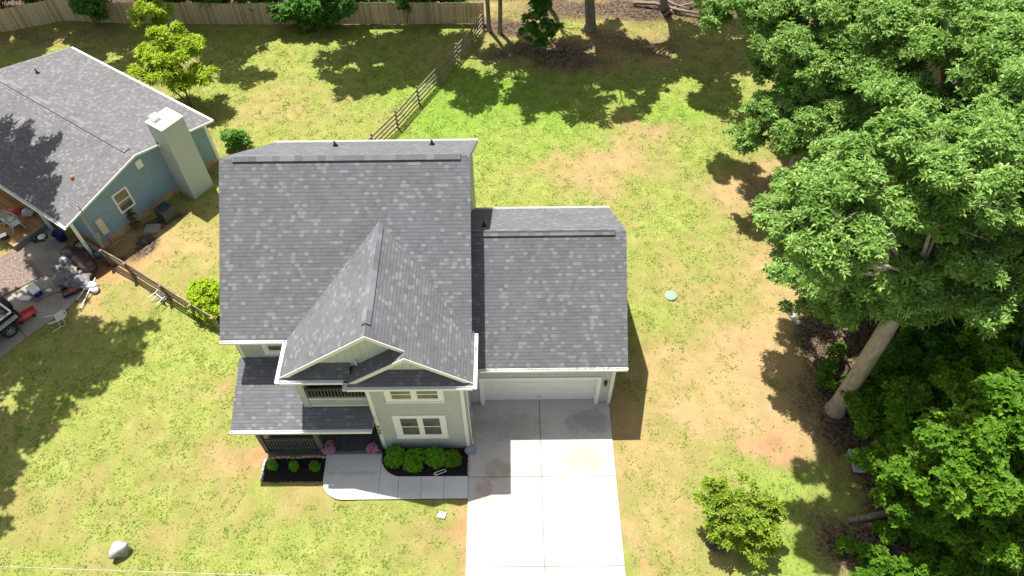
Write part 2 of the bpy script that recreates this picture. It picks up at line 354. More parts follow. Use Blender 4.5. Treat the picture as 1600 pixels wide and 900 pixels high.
# ------------------------------------------------------------------ ground: one sheet to the horizon, with the worn and lush places of the lawn
PATCH = [('clay', 3.3, -4.5, .3, 3.0, .7), ('clay', 3.2, -8, .3, 3.0, .7), ('soil', 10.1, -4, .3, 3, .6), ('clay', 10.3, 1.0, .7, 1.2, .6), ('litter', -14.3, 12.3, .9, .8, .9), ('litter', -13.4, 13.4, .9, .7, .9), ('litter', -12.6, 14.2, .7, .6, .8), ('litter', -15.2, 11.4, .7, .6, .8), ('litter', -17.3, 2.2, .5, .4, .2), ('lush', 4.1, 23.6, 5.9, 3.7, 1), ('lush', 1.4, 21.6, 3.1, 2.4, 1), ('lush', 8.0, 22.0, 3.5, 2.4, 0.8), ('lush', 15.8, 22.2, 2.7, 2.1, 0.7), ('lush', 16.8, -4.2, 2.3, 1.8, 0.5), ('lush', 12.0, 23.5, 3.6, 2.5, 0.5), ('soil', 11.5, 17.8, 3.6, 1.9, 0.62), ('soil', 10.2, 15.8, 1.9, 1.0, 0.75), ('soil', 14.3, 20.2, 2.3, 1.3, 0.8), ('soil', 19.1, 15.6, 2.1, 2.5, 0.6), ('soil', 18.9, 9.9, 1.1, 2.6, 0.5), ('soil', 16.3, 4.9, 2.2, 2.0, 0.62), ('soil', 16.8, 1.7, 1.6, 2.2, 0.7), ('soil', 16.7, -0.1, 1.4, 1.2, 0.75), ('soil', 14.4, 1.1, 2.2, 1.0, 0.6), ('dry', 13.5, 1.5, 3.6, 6.0, .5), ('dry', 12.5, 11, 3.5, 5, .3), ('dry', 16.5, 11.5, 3, 3.5, .35), ('dry', 11.5, -4.5, 2.2, 3.0, .6), ('soil', 13.8, 4.4, 1.2, 2.1, 0.4), ('dry', 11.7, -2.4, 1.6, 3.6, 0.9), ('dry', 11.3, 0.2, 1.6, 1.8, 0.7), ('dry', 14.9, 2.3, 2.3, 2.0, 0.7), ('dry', 16.4, 7.3, 2.5, 2.0, 0.5), ('dry', 11.4, 4.4, 0.9, 1.4, 0.5), ('dry', 12.8, -4.2, 1.8, 1.5, 0.6), ('dry', 7.4, 17.3, 2.5, 1.6, 0.5), ('green', 15.9, 18.2, 2.2, 2.4, 0.5), ('green', 8.6, 19.7, 2.3, 1.4, 0.6), ('green', 6.3, 15.3, 2.5, 1.5, 0.6), ('green', 14.1, 10.6, 2.3, 3.5, 0.4), ('green', 12.7, 6.9, 1.2, 1.5, 0.5), ('green', 13.0, 15.2, 1.8, 1.5, 0.4), ('green', 17.1, 10.9, 1.6, 1.8, 0.3), ('green', 10.9, -2.9, 1.0, 1.6, 0.25), ('green', 12.6, 0.2, 1.1, 0.9, 0.3), ('clay', -6.4, -0.1, .9, 0.5, 0.6), ('clay', -7.7, 2.9, 0.4, 0.4, 0.45), ('clay', -5.5, -0.0, 0.8, 0.6, 0.9), ('clay', 3.1, -2.9, 0.8, 0.6, 0.7), ('clay', 10.4, 2.4, 0.6, 1.6, 0.6), ('clay', 17.2, -0.2, 1.1, 0.8, 0.5), ('clay', -14.9, 11.6, 2.0, 1.6, 0.8), ('clay', -15.6, 9.7, 1.3, 1.3, 0.6), ('dry', -11.0, 10.9, 2.3, 2.0, 0.6), ('dry', -13.3, 11.0, 1.3, 1.1, 0.5), ('dry', -6.1, 22.6, 3.9, 2.5, 0.5), ('dry', -2.1, 21.9, 1.9, 1.5, 0.7), ('dry', -9.7, 27.1, 2.5, 1.7, 0.4), ('dry', -10.6, 23.3, 2.4, 2.5, 0.5), ('dry', -7.0, -1.6, 1.6, 1.4, 0.5), ('dry', -3.6, -2.7, 1.6, 0.8, 0.45), ('dry', 1.4, -3.6, 1.5, 1.0, 0.4), ('dry', -12.8, -2.6, 1.8, 1.1, 0.4), ('dry', -9.6, 2.0, 1.4, 1.0, 0.3), ('dry', -16.1, 8.5, 1.9, 1.3, 0.5), ('dry', -14.8, 2.1, 1.4, 1.0, 0.3), ('green', -7.2, 29.9, 8.6, 2.2, 0.3), ('green', -13.9, 4.7, 2.7, 2.2, 0.3), ('litter', 20.2, 2.9, 1.75, 4.4, 1), ('litter', 20.4, -1.2, 1.0, 2.6, 1), ('lush', 17.4, -3.6, 2.2, 2.2, .6), ('green', 17.4, -3.4, 2.2, 2.4, .9), ('litter', 23.7, 1.3, 3.6, 9.5, 1), ('litter', 21.1, -4.0, 3.0, 1.9, 1), ('litter', 29.4, 6.3, 4.6, 17.2, 1), ('litter', 27.5, 17.5, 4.3, 14.3, 0.9), ('litter', 14.6, 32.9, 8.9, 2.2, 0.9), ('litter', 8.2, 27.7, 5.4, 1.6, 0.75), ('litter', 14.2, 28.8, 5.1, 1.9, 0.6), ('litter', 5.7, 30.8, 2.6, 1.9, 0.8), ('litter', -26.3, 30.3, 5.2, 1.1, 0.5), ('litter', -20.0, 11.0, 2.0, 2.8, 0.5)]
def cover(x, y):
    wx = x+(fbm(x*.35, y*.35, 3)-.5)*3.2; wy = y+(fbm(x*.35+40, y*.35, 5)-.5)*3.2
    A = {k: np.zeros_like(x) for k in ('green', 'dry', 'soil', 'clay', 'lush', 'litter')}
    for k, cx, cy_, rx, ry, s in PATCH:
        d = ((wx-cx)/rx)**2+((wy-cy_)/ry)**2
        A[k] = np.maximum(A[k], s*np.exp(-d*.75))
    far = np.clip((x-29)/8, 0, 1); A['litter'] = np.maximum(A['litter'], far)
    A['litter'] = np.maximum(A['litter'], np.clip((y-33)/2, 0, 1)*.9)
    n = fbm(x*.22, y*.22, 11); n2 = fbm(x*1.1, y*1.1, 21, 3)
    right = np.clip((x-9)/3, 0, 1)*np.clip((21-y)/3, 0, 1)
    g = .69-.05*right+(n-.5)*.6+(n2-.5)*.55+A['green']*.4-A['dry']*.4-A['soil']*.6-A['clay']*.8+A['lush']*.4
    g = np.clip(g, 0.02, 1)*(1-.85*A['litter'])
    return g, np.clip(A['soil']+A['clay']*.8, 0, 1), A['clay'], A['lush'], A['litter']
def axis(lo, hi, step, far):
    a = list(np.arange(lo, hi+1e-6, step)); d = step; L = [lo]; H = [hi]
    while H[-1] < hi+far: d *= 1.35; H.append(H[-1]+d); L.append(L[-1]-d)
    return np.array(sorted(L[1:])+a+H[1:])
gx = axis(-33, 36, .22, 500); gy_ = axis(-9, 38, .22, 500)
X, Y = np.meshgrid(gx, gy_); xf, yf = X.ravel(), Y.ravel()
g, so, cl, lu, li = cover(xf, yf)
inside = (np.abs(xf) < 40) & (yf > -12) & (yf < 42)
zf = np.where(inside, (fbm(xf*1.7, yf*1.7, 31, 3)-.5)*.05-.03, -.03)
nx_, ny_ = len(gx), len(gy_)
idx = np.arange(nx_*ny_).reshape(ny_, nx_)
quads = np.stack([idx[:-1, :-1], idx[:-1, 1:], idx[1:, 1:], idx[1:, :-1]], -1).reshape(-1, 4)
def fast_mesh(name, co, faces, mat, smooth=False):
    me = bpy.data.meshes.new(name); k = faces.shape[1]
    me.vertices.add(len(co)); me.vertices.foreach_set('co', np.asarray(co, np.float32).ravel())
    me.loops.add(faces.size); me.loops.foreach_set('vertex_index', faces.astype(np.int32).ravel())
    me.polygons.add(len(faces)); me.polygons.foreach_set('loop_start', (np.arange(len(faces))*k).astype(np.int32))
    me.polygons.foreach_set('use_smooth', np.full(len(faces), smooth))
    me.update(calc_edges=True); me.validate(); me.materials.append(mat)
    return me
m, nt, b = new_mat('lawn_and_soil'); h = NT(nt); p = h.pos()
at = lambda n: h.node('ShaderNodeAttribute', attribute_name=n).outputs['Fac']
n1 = h.noise(p, 8, 5, .75); n2 = h.noise(p, 24, 4, .75); n3 = h.noise(p, 55, 2, .7); nb = h.noise(p, 1.3, 4)
grain = h.math('ADD', h.math('ADD', h.math('MULTIPLY', n1, .30), h.math('MULTIPLY', n2, .40)), h.math('MULTIPLY', n3, .30))
gf = h.ramp(h.math('ADD', at('green'), h.math('MULTIPLY', h.math('SUBTRACT', grain, .5), 4.4)), .22, .78)
tone = h.math('ADD', h.math('ADD', h.math('MULTIPLY', n2, .4), h.math('MULTIPLY', n3, .3)), h.math('MULTIPLY', nb, .3))
grass = h.steps(tone, [(.32, (.09, .145, .022)), (.44, (.19, .24, .045)), (.56, (.285, .31, .08)), (.68, (.40, .385, .145))])
lush = h.steps(tone, [(.3, (.09, .19, .02)), (.5, (.165, .28, .035)), (.72, (.26, .36, .07))])
grass = h.mix(at('lush'), grass, lush)
dry = h.steps(tone, [(.28, (.225, .155, .065)), (.5, (.365, .27, .115)), (.75, (.46, .36, .175))])
soil = h.steps(tone, [(.28, (.24, .145, .075)), (.5, (.365, .24, .13)), (.75, (.45, .32, .19))])
clay = h.steps(tone, [(.3, (.2, .085, .04)), (.7, (.38, .19, .10))])
bare = h.mix(at('soil'), dry, h.mix(at('clay'), soil, clay))
c = h.mix(gf, bare, grass)
vor = h.node('ShaderNodeTexVoronoi'); h.put(vor.inputs['Vector'], p); vor.inputs['Scale'].default_value = 11
lf = h.math('ADD', h.math('MULTIPLY', h.xyz(vor.outputs['Color'])[0], .55), h.math('MULTIPLY', n2, .45))
lit = h.steps(lf, [(.2, (.022, .016, .012)), (.45, (.075, .052, .038)), (.65, (.13, .093, .07)), (.85, (.22, .165, .13))])
lm = h.ramp(h.math('ADD', at('litter'), h.math('MULTIPLY', h.math('SUBTRACT', grain, .5), 1.8)), .3, .7)
c = h.mix(lm, c, lit)
h.put(b.inputs['Base Color'], c); b.inputs['Roughness'].default_value = 1; b.inputs['Specular IOR Level'].default_value = .1
h.put(b.inputs['Normal'], h.bump(h.math('ADD', grain, h.math('MULTIPLY', gf, .25)), .85, .04))
MT['ground'] = m
gm = fast_mesh('ground', np.stack([xf, yf, zf], 1), quads, m, True)
for n_, a in (('green', g), ('soil', so), ('clay', cl), ('lush', lu), ('litter', li)):
    gm.attributes.new(n_, 'FLOAT', 'POINT').data.foreach_set('value', a.astype(np.float32))
go = bpy.data.objects.new('ground', gm); C.objects.link(go); struct(go)

# keep-out test for loose plants
KEEP = [(-5.6, 4.3, -2.3, 13.4), (3.5, 10.1, -40, 10.5), (-5.1, 3.7, -2.4, 0)]
def free(x, y):
    ok = np.ones_like(x, bool)
    for a, b_, c_, d_ in KEEP: ok &= ~((x > a) & (x < b_) & (y > c_) & (y < d_))
    u = .5622*(x+16.049)+.827*(y-10.489); v = -.827*(x+16.049)+.5622*(y-10.489)
    ok &= ~((u > .5) & (u < 9.2) & (v > .2) & (v < 12.6)); ok &= ~((u > -4.2) & (u < .6) & (v > 1.0) & (v < 9)); ok &= ~((u > -12) & (u < .6) & (v > -.9) & (v < 5))
    ok &= ~((x > 3.4) & (x < 10.1) & (y < 3))
    return ok
# grass: short tufts over the greener places
rg = np.random.RandomState(5)
N = 420000
tx = rg.uniform(-31, 30, N); ty = rg.uniform(-8, 33, N)
tg, _, _, tl, _ = cover(tx, ty)
k = (rg.rand(N) < np.clip(tg*1.1-.3+(fbm(tx*3.5, ty*3.5, 77, 3)-.5)*2.4, 0, 1)) & free(tx, ty); tx, ty, tg = tx[k], ty[k], tg[k]
n = len(tx); a = rg.uniform(0, 6.283, n); s_ = rg.uniform(.025, .06, n); hh = rg.uniform(-.01, .022, n)
lean = rg.uniform(-.11, .11, (n, 2)); zz = np.full(n, -.035)
v0 = np.stack([tx-np.cos(a)*s_, ty-np.sin(a)*s_, zz], 1); v1 = np.stack([tx+np.cos(a)*s_, ty+np.sin(a)*s_, zz], 1); v2 = np.stack([tx+lean[:, 0], ty+lean[:, 1], hh], 1)
co = np.stack([v0, v1, v2], 1).reshape(-1, 3)
MT['grass'] = leafmat('grass_blade', [(.12, .195, .025), (.19, .265, .042), (.27, .32, .07), (.37, .38, .125)], .3, .8)
gr = bpy.data.objects.new('grass', fast_mesh('grass', co, np.arange(3*n).reshape(-1, 3), MT['grass'])); C.objects.link(gr); stuff(gr)
gr['label'] = 'short patchy yellow green grass of the lawns'; gr['category'] = 'grass'
# fallen leaves under the trees
N = 60000; tx = rg.uniform(14, 34, N); ty = rg.uniform(-7, 36, N); _, _, _, _, tl = cover(tx, ty)
k = rg.rand(N) < np.clip(tl*2-.9, 0, 1); tx, ty = tx[k], ty[k]; n = len(tx)
a = rg.uniform(0, 6.283, n); s_ = rg.uniform(.04, .09, n); zz = rg.uniform(-.02, .03, n)
q = []
for da, f in ((0, 1), (1.57, .55), (3.14, 1), (4.71, .55)):
    q.append(np.stack([tx+np.cos(a+da)*s_*f, ty+np.sin(a+da)*s_*f, zz+rg.uniform(0, .05, n)], 1))
co = np.stack(q, 1).reshape(-1, 3)
lo = bpy.data.objects.new('leaf_litter', fast_mesh('leaf_litter', co, np.arange(4*n).reshape(-1, 4), MT['brownleaf'])); C.objects.link(lo); stuff(lo)
lo['label'] = 'brown fallen leaves on the ground under the trees'; lo['category'] = 'fallen leaves'

# ------------------------------------------------------------------ driveway, path, beds, old slab
d = MB()
for x0, x1 in ((3.66, 6.695), (6.72, 9.80)):
    for y0, y1 in ((-1.32, 2.29), (-5.0, -1.345), (-9, -5.025), (-13, -9.015), (-17, -13.015), (-21, -17.015)): d.box(x0, x1, y0, y1, -.1, .035)
d.box(3.68, 9.78, -20.9, 2.28, -.1, .012, 1)
struct(d.build('driveway', [MT['concrete'], MT['seam']]))
def arc(cx, cy_, r, a0, a1, n=8): return [(cx+r*math.cos(R(a0+(a1-a0)*i/n)), cy_+r*math.sin(R(a0+(a1-a0)*i/n))) for i in range(n+1)]
def cut(poly, ax, lo, hi):
    "clip polygon between two values along an axis"
    for sgn, lim in ((1, lo), (-1, -hi)):
        out = []
        for i in range(len(poly)):
            p, q = poly[i], poly[(i+1) % len(poly)]; a, b_ = sgn*p[ax]-lim, sgn*q[ax]-lim
            if a >= 0: out.append(p)
            if (a >= 0) != (b_ >= 0): t = a/(a-b_); out.append((p[0]+t*(q[0]-p[0]), p[1]+t*(q[1]-p[1])))
        poly = out
    return poly
outer = [(-2.42, -.03), (-2.4, -1.2)]+arc(-1.5, -1.35, .9, 180, 270)+[(3.645, -2.25), (3.645, -1.29), (.85, -1.28)]+arc(.85, -.38, .9, 265, 190)+[(-.03, -.03)]
pa = MB()
for lo_, hi_ in ((-9, -.055), (-.04, .75), (.765, 1.7), (1.715, 2.65), (2.665, 9)):
    pc = cut(outer, 0, lo_, hi_); pa.slab([(x, y, .045) for x, y in pc], .12)
pa.slab([(x, y, .02) for x, y in outer], .1, 1)
struct(pa.build('path', [MT['path'], MT['seam']]))
MT['mulch'] = plain('black_mulch', (.012, .010, .009), .95, .5, 30, bump=.04, bscale=26)
def bed(name, poly, z=.03):
    x0, x1 = min(p[0] for p in poly), max(p[0] for p in poly); b_ = MB(); rg_ = random.Random(3)
    pc = [(x, y, z) for x, y in poly]
    return struct(b_.slab(pc, .12).build(name, MT['mulch']))
bed('mulch_bed', [(-4.92, -1.42), (-2.43, -1.42), (-2.43, -.42), (-4.95, -.42)])
bed('mulch_bed', [(.02, -.02), (-.03, -.1)]+arc(.85, -.38, .87, 190, 265)+[(.86, -1.26), (3.62, -1.27), (3.62, -.02)])
# loose mulch chips
rgm = np.random.RandomState(9); N = 2600
mx = np.where(rgm.rand(N) < .42, rgm.uniform(-4.98, -2.46, N), rgm.uniform(.0, 3.62, N)); my = np.where(mx < -1, rgm.uniform(-1.5, -.42, N), rgm.uniform(-1.22, -.04, N))
okm = (mx < -1) | (mx > .9) | (((mx-.85)**2+(my+.38)**2) < .8); mx, my = mx[okm], my[okm]; N = len(mx); am = rgm.uniform(0, 6.28, N); sm_ = rgm.uniform(.015, .045, N); zm_ = rgm.uniform(.03, .055, N)
qm = [np.stack([mx+np.cos(am+da)*sm_*f, my+np.sin(am+da)*sm_*f, zm_+rgm.uniform(0, .025, N)], 1) for da, f in ((0, 1), (1.57, .4), (3.14, 1), (4.71, .4))]
MT['chips'] = leafmat('bark_chips', [(.008, .006, .005), (.014, .011, .009), (.026, .019, .014), (.05, .035, .025)], .02, .9)
mc = bpy.data.objects.new('mulch_chips', fast_mesh('mulch_chips', np.stack(qm, 1).reshape(-1, 3), np.arange(4*N).reshape(-1, 4), MT['chips'])); C.objects.link(mc); stuff(mc)
mc['label'] = 'black bark chips strewn over the planting beds'; mc['category'] = 'mulch'
e = MB(); rnd = random.Random(8)
xs = np.arange(-4.95, -2.45, .21)
for i, x in enumerate(xs): e.blob((x+.1, -.36+.03*math.sin(i*.9)+(.1 if i < 3 else 0)*-(3-i)/3, .05), (.115, .06, .06), i, .15, 8, 5, pw=.7)
tag(e.build('edging_stones', MT['edging']), 'row of tan edging stones between the porch and the small mulch bed', 'edging')
e = MB()
for i, y in enumerate(np.arange(-1.4, -.4, .2)): e.blob((-4.985+.02*math.sin(i*2), y+.1, .04), (.07, .11, .05), i+40, .15, 8, 5, pw=.7)
tag(e.build('edging_stones', MT['stone']), 'short row of grey edging stones at the open side of the small mulch bed', 'edging')
e = MB()
for i, y in enumerate(np.arange(-1.22, -.2, .2)): e.blob((3.64, y+.1, .05), (.035, .1, .045), i+60, .15, 8, 5, pw=.7)
tag(e.build('edging_stones', MT['edging']), 'thin tan edging between the large mulch bed and the driveway', 'edging')
W = Vector((.5622, .827, 0)); NN = Vector((-.827, .5622, 0)); NB = Vector((-16.049, 10.489, 0))
def nb(u, v, z=0.0): return NB+W*u+NN*v+Vector((0, 0, z))
pd = MB()
pl = [(-18.9, 4.1), (-17.68, 5.92), (-16.39, 7.45), (-15.75, 8.6), (-15.9, 9.5), (-16.5, 10.75), (-19.4, 13.1), (-20.3, 11.8), (-18.2, 9.7), (-19.9, 8.1), (-22.5, 5.6)]
pd.slab([(x, y, .02) for x, y in pl], .12)
jx = MB(); 
o = struct(pd.build('concrete_slab', MT['slab']))
jt = MB()
for a_, b_ in (((-17.68, 5.97), (-19.3, 7.5)), ((-16.35, 9.3), (-18.1, 9.75)), ((-20.2, 5.1), (-21, 6.2))): jt.obox((*a_, .022), (*b_, .022), .05, .006)
jt.build('joint', MT['seam'], o)
gv = MB(); gv.slab([(-20.2, 11.75, .008), (-22.6, 9.2, .008), (-21.3, 7.2, .008), (-19.95, 8.3, .008), (-18.25, 9.75, .008)], .06)
struct(gv.build('gravel_patch', plain('brown_gravel', (.2, .15, .125), .95, .5, 9, bump=.04, bscale=22)))

# ------------------------------------------------------------------ the two storey house
H = thing('two_storey_house', (0, 6, 0), 'two storey sage green house with grey shingle roofs, front gables and attached garage', 'house')
T = .07
EZ, RY, RZ = 5.44, 7.716, 9.675          # main eave height, ridge
x0, x1, ye, yb = -5.777, 3.99, 2.05, 13.38
def roofpart(name, polys, mats=('roof', 'roof'), t=T):
    b_ = MB()
    for p in polys: b_.slab(p, t, 0, 1)
    return b_.build(name, [MT[mats[0]], MT[mats[1]]], H)
roofpart('main_roof', [[(x0, ye, EZ), (x1, ye, EZ), (x1, RY, RZ), (x0, RY, RZ)], [(x0, RY, RZ), (x1, RY, RZ), (x1, yb, EZ), (x0, yb, EZ)]])
def rv(name, xa, xb, y, z, pitch, w=.17):
    "raised ridge vent with cap shingles"
    b_ = MB(); dz = w*pitch
    for sg in (-1, 1):
        pts = [(xa, y, z+.07), (xb, y, z+.07), (xb, y+sg*w, z+.07-dz), (xa, y+sg*w, z+.07-dz)]
        if sg < 0: pts = pts[::-1]
        b_.slab(pts, .03, 0)
        b_.obox((xa+.02, y+sg*w*.8, z+.026-dz*.8), (xb-.02, y+sg*w*.8, z+.026-dz*.8), .03, .04, mi=1)  # dark strip stands in for the shadow gap under the cap
    return b_.build(name, [MT['roof_cap'], MT['dark']], H)
rv('ridge_vent', -5.25, 3.62, RY, RZ, .73)
CX, CZ, FY, FG = .452, 8.17, .335, .235          # front cross gable
LX, RX = -3.18, 4.085
TL = -.617
TX, TY, TG = (TL+RX)/2, .03, -.075              # smaller gable over the bay
PT = (CZ-EZ)/((RX-LX)/2); TZ = EZ+PT*(RX-TX)
vy = ye+(CZ-EZ)*(RY-ye)/(RZ-EZ)
roofpart('gable_roof', [[(LX, FY, EZ), (CX, FY, CZ), (CX, vy, CZ), (LX, ye, EZ)][::1],
                        [(CX, FY, CZ), (TX, FY, TZ), (TX, TY, TZ), (RX, TY, EZ), (RX, ye+.25, EZ), (CX, vy, CZ)]])
rv_ = MB()
for sg in (-1, 1):
    s_ = .17; pts = [(CX, FY+.5, CZ+.055), (CX+sg*s_, FY+.5, CZ+.055-s_*.726), (CX+sg*s_, vy-.1-s_*.9, CZ+.055-s_*.726), (CX, vy-.1, CZ+.055)]
    if sg < 0: pts = pts[::-1]
    rv_.slab(pts, .03, 0); rv_.obox((CX+sg*s_*.8, FY+.52, CZ+.02-s_*.58), (CX+sg*s_*.8, vy-.35, CZ+.02-s_*.58), .03, .05, mi=1)  # black strip paints the shaded gap below the gable cap
rv_.build('ridge_vent', [MT['roof_cap'], MT['dark']], H)
roofpart('bay_roof', [[(TL, TY, EZ), (TX, TY, TZ), (TX, .75, TZ), (TL, .75, EZ)]])
roofpart('pent_roof', [[(LX+.01, FG+.01, EZ-.01), (TL+.1, FG+.01, EZ-.01), (TL+.1, .74, 5.86), (LX+.57, .74, 5.86)]], t=.08)
roofpart('pent_roof', [[(TL+.01, TG+.01, EZ-.01), (RX-.01, TG+.01, EZ-.01), (RX-.55, .40, 5.86), (TL+.55, .40, 5.86)]], t=.08)
# gable sidings
MB().extr([(-2.75, .72, 5.55), (3.62, .72, 5.55), (CX, .72, 7.95)], (0, .1, 0)).build('gable_siding', MT['sage_v'], H)
MB().extr([(-.2, .385, 5.55), (3.65, .385, 5.55), (TX, .385, 7.0)], (0, .1, 0)).build('gable_siding', MT['sage_v'], H)
# rake boards
def rake(name, a_, b_, nrm, h_=.2, t=.03):
    m_ = MB(); a_ = Vector(a_); b_ = Vector(b_); n_ = Vector(nrm)
    z = Vector((0, 0, 1)); v = [a_, b_, b_-z*h_, a_-z*h_]
    m_.extr([p+n_*.002 for p in v], n_*t); return m_.build(name, MT['cream'], H)
rake('rake_board', (LX, FY, EZ-.012), (CX, FY, CZ-.012), (0, -1, 0)); rake('rake_board', (CX, FY, CZ-.012), (TX, FY, TZ-.012), (0, -1, 0))
rake('rake_board', (TL, TY, EZ-.012), (TX, TY, TZ-.012), (0, -1, 0)); rake('rake_board', (TX, TY, TZ-.012), (RX, TY, EZ-.012), (0, -1, 0))
for xx, nx in ((x0, -1), (x1, 1)):
    rake('rake_board', (xx-nx*.05, ye, EZ-.075), (xx-nx*.05, RY, RZ-.075), (nx, 0, 0), .12); rake('rake_board', (xx-nx*.05, RY, RZ-.075), (xx-nx*.05, yb, EZ-.075), (nx, 0, 0), .12)
# garage roof
GX, GE, GB, GZ, GRY, GRZ = 10.207, 1.735, 10.53, 3.667, 6.132, 6.955
roofpart('garage_roof', [[(3.705, GE, GZ), (GX, GE, GZ), (GX, GRY, GRZ), (3.705, GRY, GRZ)], [(3.705, GRY, GRZ), (GX, GRY, GRZ), (GX, GB, GZ), (3.705, GB, GZ)]])
rv('ridge_vent', 3.9, 9.75, GRY, GRZ, .728)
rake('rake_board', (GX-.05, GE, GZ-.075), (GX-.05, GRY, GRZ-.075), (1, 0, 0), .12); rake('rake_board', (GX-.05, GRY, GRZ-.075), (GX-.05, GB, GZ-.075), (1, 0, 0), .12)
# gutters
def gutter(p, q, out, w=.13):
    p = Vector(p); q = Vector(q); o_ = Vector(out); z = Vector((0, 0, 1)); m_ = MB()
    p = p+o_*.012; q = q+o_*.012
    for (a_, b_) in ((0, .012), (w-.012, w)):
        m_.extr([p+o_*a_, p+o_*b_, p+o_*b_-z*.12, p+o_*a_-z*.12], q-p)
    m_.extr([p+o_*.012-z*.10, p+o_*(w-.012)-z*.10, p+o_*(w-.012)-z*.12, p+o_*.012-z*.12], q-p)
    for e_ in (p, q): m_.extr([e_, e_+o_*w, e_+o_*w-z*.12, e_-z*.12], (q-p).normalized()*(.012 if e_ == p else -.012))
    return m_.build('gutter', MT['white'], H)
zg = EZ-.03
gutter((x0, ye, zg), (LX-.14, ye, zg), (0, -1, 0)); gutter((LX, ye, zg), (LX, FG-.13, zg), (-1, 0, 0))
gutter((LX, FG, zg), (TL-.15, FG, zg), (0, -1, 0)); gutter((TL, FG-.14, zg), (TL, TG-.13, zg), (-1, 0, 0))
gutter((TL, TG, zg), (RX, TG, zg), (0, -1, 0)); gutter((RX, TG-.13, zg), (RX, ye+.2, zg), (1, 0, 0))
gutter((x0, yb, zg), (x1, yb, zg), (0, 1, 0)); gutter((RX+.15, GE, GZ-.03), (GX, GE, GZ-.03), (0, -1, 0)); gutter((3.75, GB, GZ-.03), (GX, GB, GZ-.03), (0, 1, 0))
db = MB(); rr = random.Random(4)
for i in range(70):
    x = rr.choice([rr.uniform(5.9, 7.0), rr.uniform(8, 9.4), rr.uniform(4.5, 10)]); y = GE-.03-rr.random()*.08
    db.add([(x, y, GZ-.04), (x+.05*rr.random()+.02, y+.02, GZ-.03), (x+.03, y+.05*rr.random()+.02, GZ-.025)], [(0, 1, 2)])
for i in range(14):
    x = RX+.03+rr.random()*.07; y = rr.uniform(1.3, 1.6); db.add([(x, y, EZ-.05), (x+.05, y+.02, EZ-.04), (x+.01, y+.05, EZ-.035)], [(0, 1, 2)])
stuff(db.build('leaf_debris', MT['reddebris'], H))
# walls
MB().extr([(-5.42, 2.3, .0), (-5.42, 13.1, .0), (-5.42, 13.1, 5.43), (-5.42, RY, 9.38), (-5.42, 2.3, 5.43)][::-1], (9.12, 0, 0)).build('main_wall', MT['sage'], H)
MB().box(0, 3.7, 0, 2.296, .22, 5.3).build('bay_wall', MT['sage'], H)
MB().box(.012, 3.688, .012, 2.29, 0, .22).build('foundation', MT['found'], H)
g_ = MB(); g_.box(3.703, 4.26, 2.08, 2.26, .28, 3.42); g_.box(9.16, 9.85, 2.08, 2.26, .28, 3.42); g_.box(4.26, 9.16, 2.08, 2.26, 2.16, 3.42)
g_.extr([(9.67, 2.26, 0.28), (9.67, 10.25, 0.28), (9.67, 10.25, 3.45), (9.67, GRY, 6.7), (9.67, 2.26, 3.45)][::-1], (.18, 0, 0)); g_.box(3.703, 9.67, 10.07, 10.25, .28, 3.45)
g_.build('garage_wall', MT['sage'], H)
MB().box(3.703, 4.24, 2.088, 2.25, 0, .28).build('foundation', MT['found'], H)
g_ = MB(); g_.box(9.18, 9.842, 2.088, 2.25, 0, .28); g_.box(9.678, 9.842, 2.25, 10.24, 0, .28); g_.box(3.71, 9.678, 10.08, 10.24, 0, .28); g_.build('foundation', MT['found'], H)
MB().box(3.72, 9.66, 2.28, 10.05, -.05, .045).build('garage_floor', MT['concrete'], H)
# soffits
MB().box(LX+.05, -.003, FG+.03, 2.29, 5.29, 5.335).build('soffit', MT['soffit'], H)
s_ = MB(); s_.box(TL+.05, RX-.05, TG+.02, -.003, 5.29, 5.335); s_.box(3.703, RX-.05, 0, 2.1, 5.29, 5.335); s_.box(TL+.05, -.003, -.003, FG+.025, 5.29, 5.335); s_.build('soffit', MT['soffit'], H)
MB().box(3.71, GX-.05, GE+.05, 2.078, 3.45, 3.5).build('soffit', MT['soffit'], H)
MB().box(3.71, 9.86, 2.045, 2.078, 3.27, 3.45).build('frieze_board', MT['cream'], H)
# corner trims
def trim(*bx): MB().box(*bx).build('corner_trim', MT['cream'], H)
trim(-.02, .15, -.025, -.002, .05, 5.29); trim(-.025, -.002, -.025, .14, .05, 5.29)
trim(3.55, 3.72, -.025, -.002, .05, 5.29); trim(3.702, 3.725, -.025, .14, .05, 5.29)
trim(9.7, 9.875, 2.052, 2.078, .02, 3.42); trim(9.852, 9.878, 2.052, 2.2, .02, 3.42)
trim(-5.445, -5.28, 2.275, 2.298, .3, 5.4); trim(-5.447, -5.423, 2.275, 2.42, .3, 5.4)
# garage door, jambs, lamp
dr = MB()
for i in range(4):
    z0 = .05+i*.525
    dr.box(4.28, 9.14, 2.285, 2.33, z0, z0+.518)
    for kx in range(8):
        xa = 4.36+kx*.6; dr.box(xa, xa+.5, 2.278, 2.2845, z0+.09, z0+.43)
D_ = dr.build('garage_door', MT['garage_door'], H)
MB().box(6.6, 6.82, 2.262, 2.277, .33, .37).build('handle', MT['grey_metal'], D_)
j = MB(); j.box(4.115, 4.275, 2.035, 2.076, 0, 2.33); j.box(9.145, 9.305, 2.035, 2.076, 0, 2.33); j.box(4.275, 9.145, 2.035, 2.076, 2.15, 2.33)
j.box(4.262, 4.3, 2.078, 2.284, 0.045, 2.15); j.box(9.12, 9.158, 2.078, 2.284, 0.045, 2.15); j.box(4.3, 9.12, 2.078, 2.284, 2.12, 2.158)
j.build('door_casing', MT['white'], H)
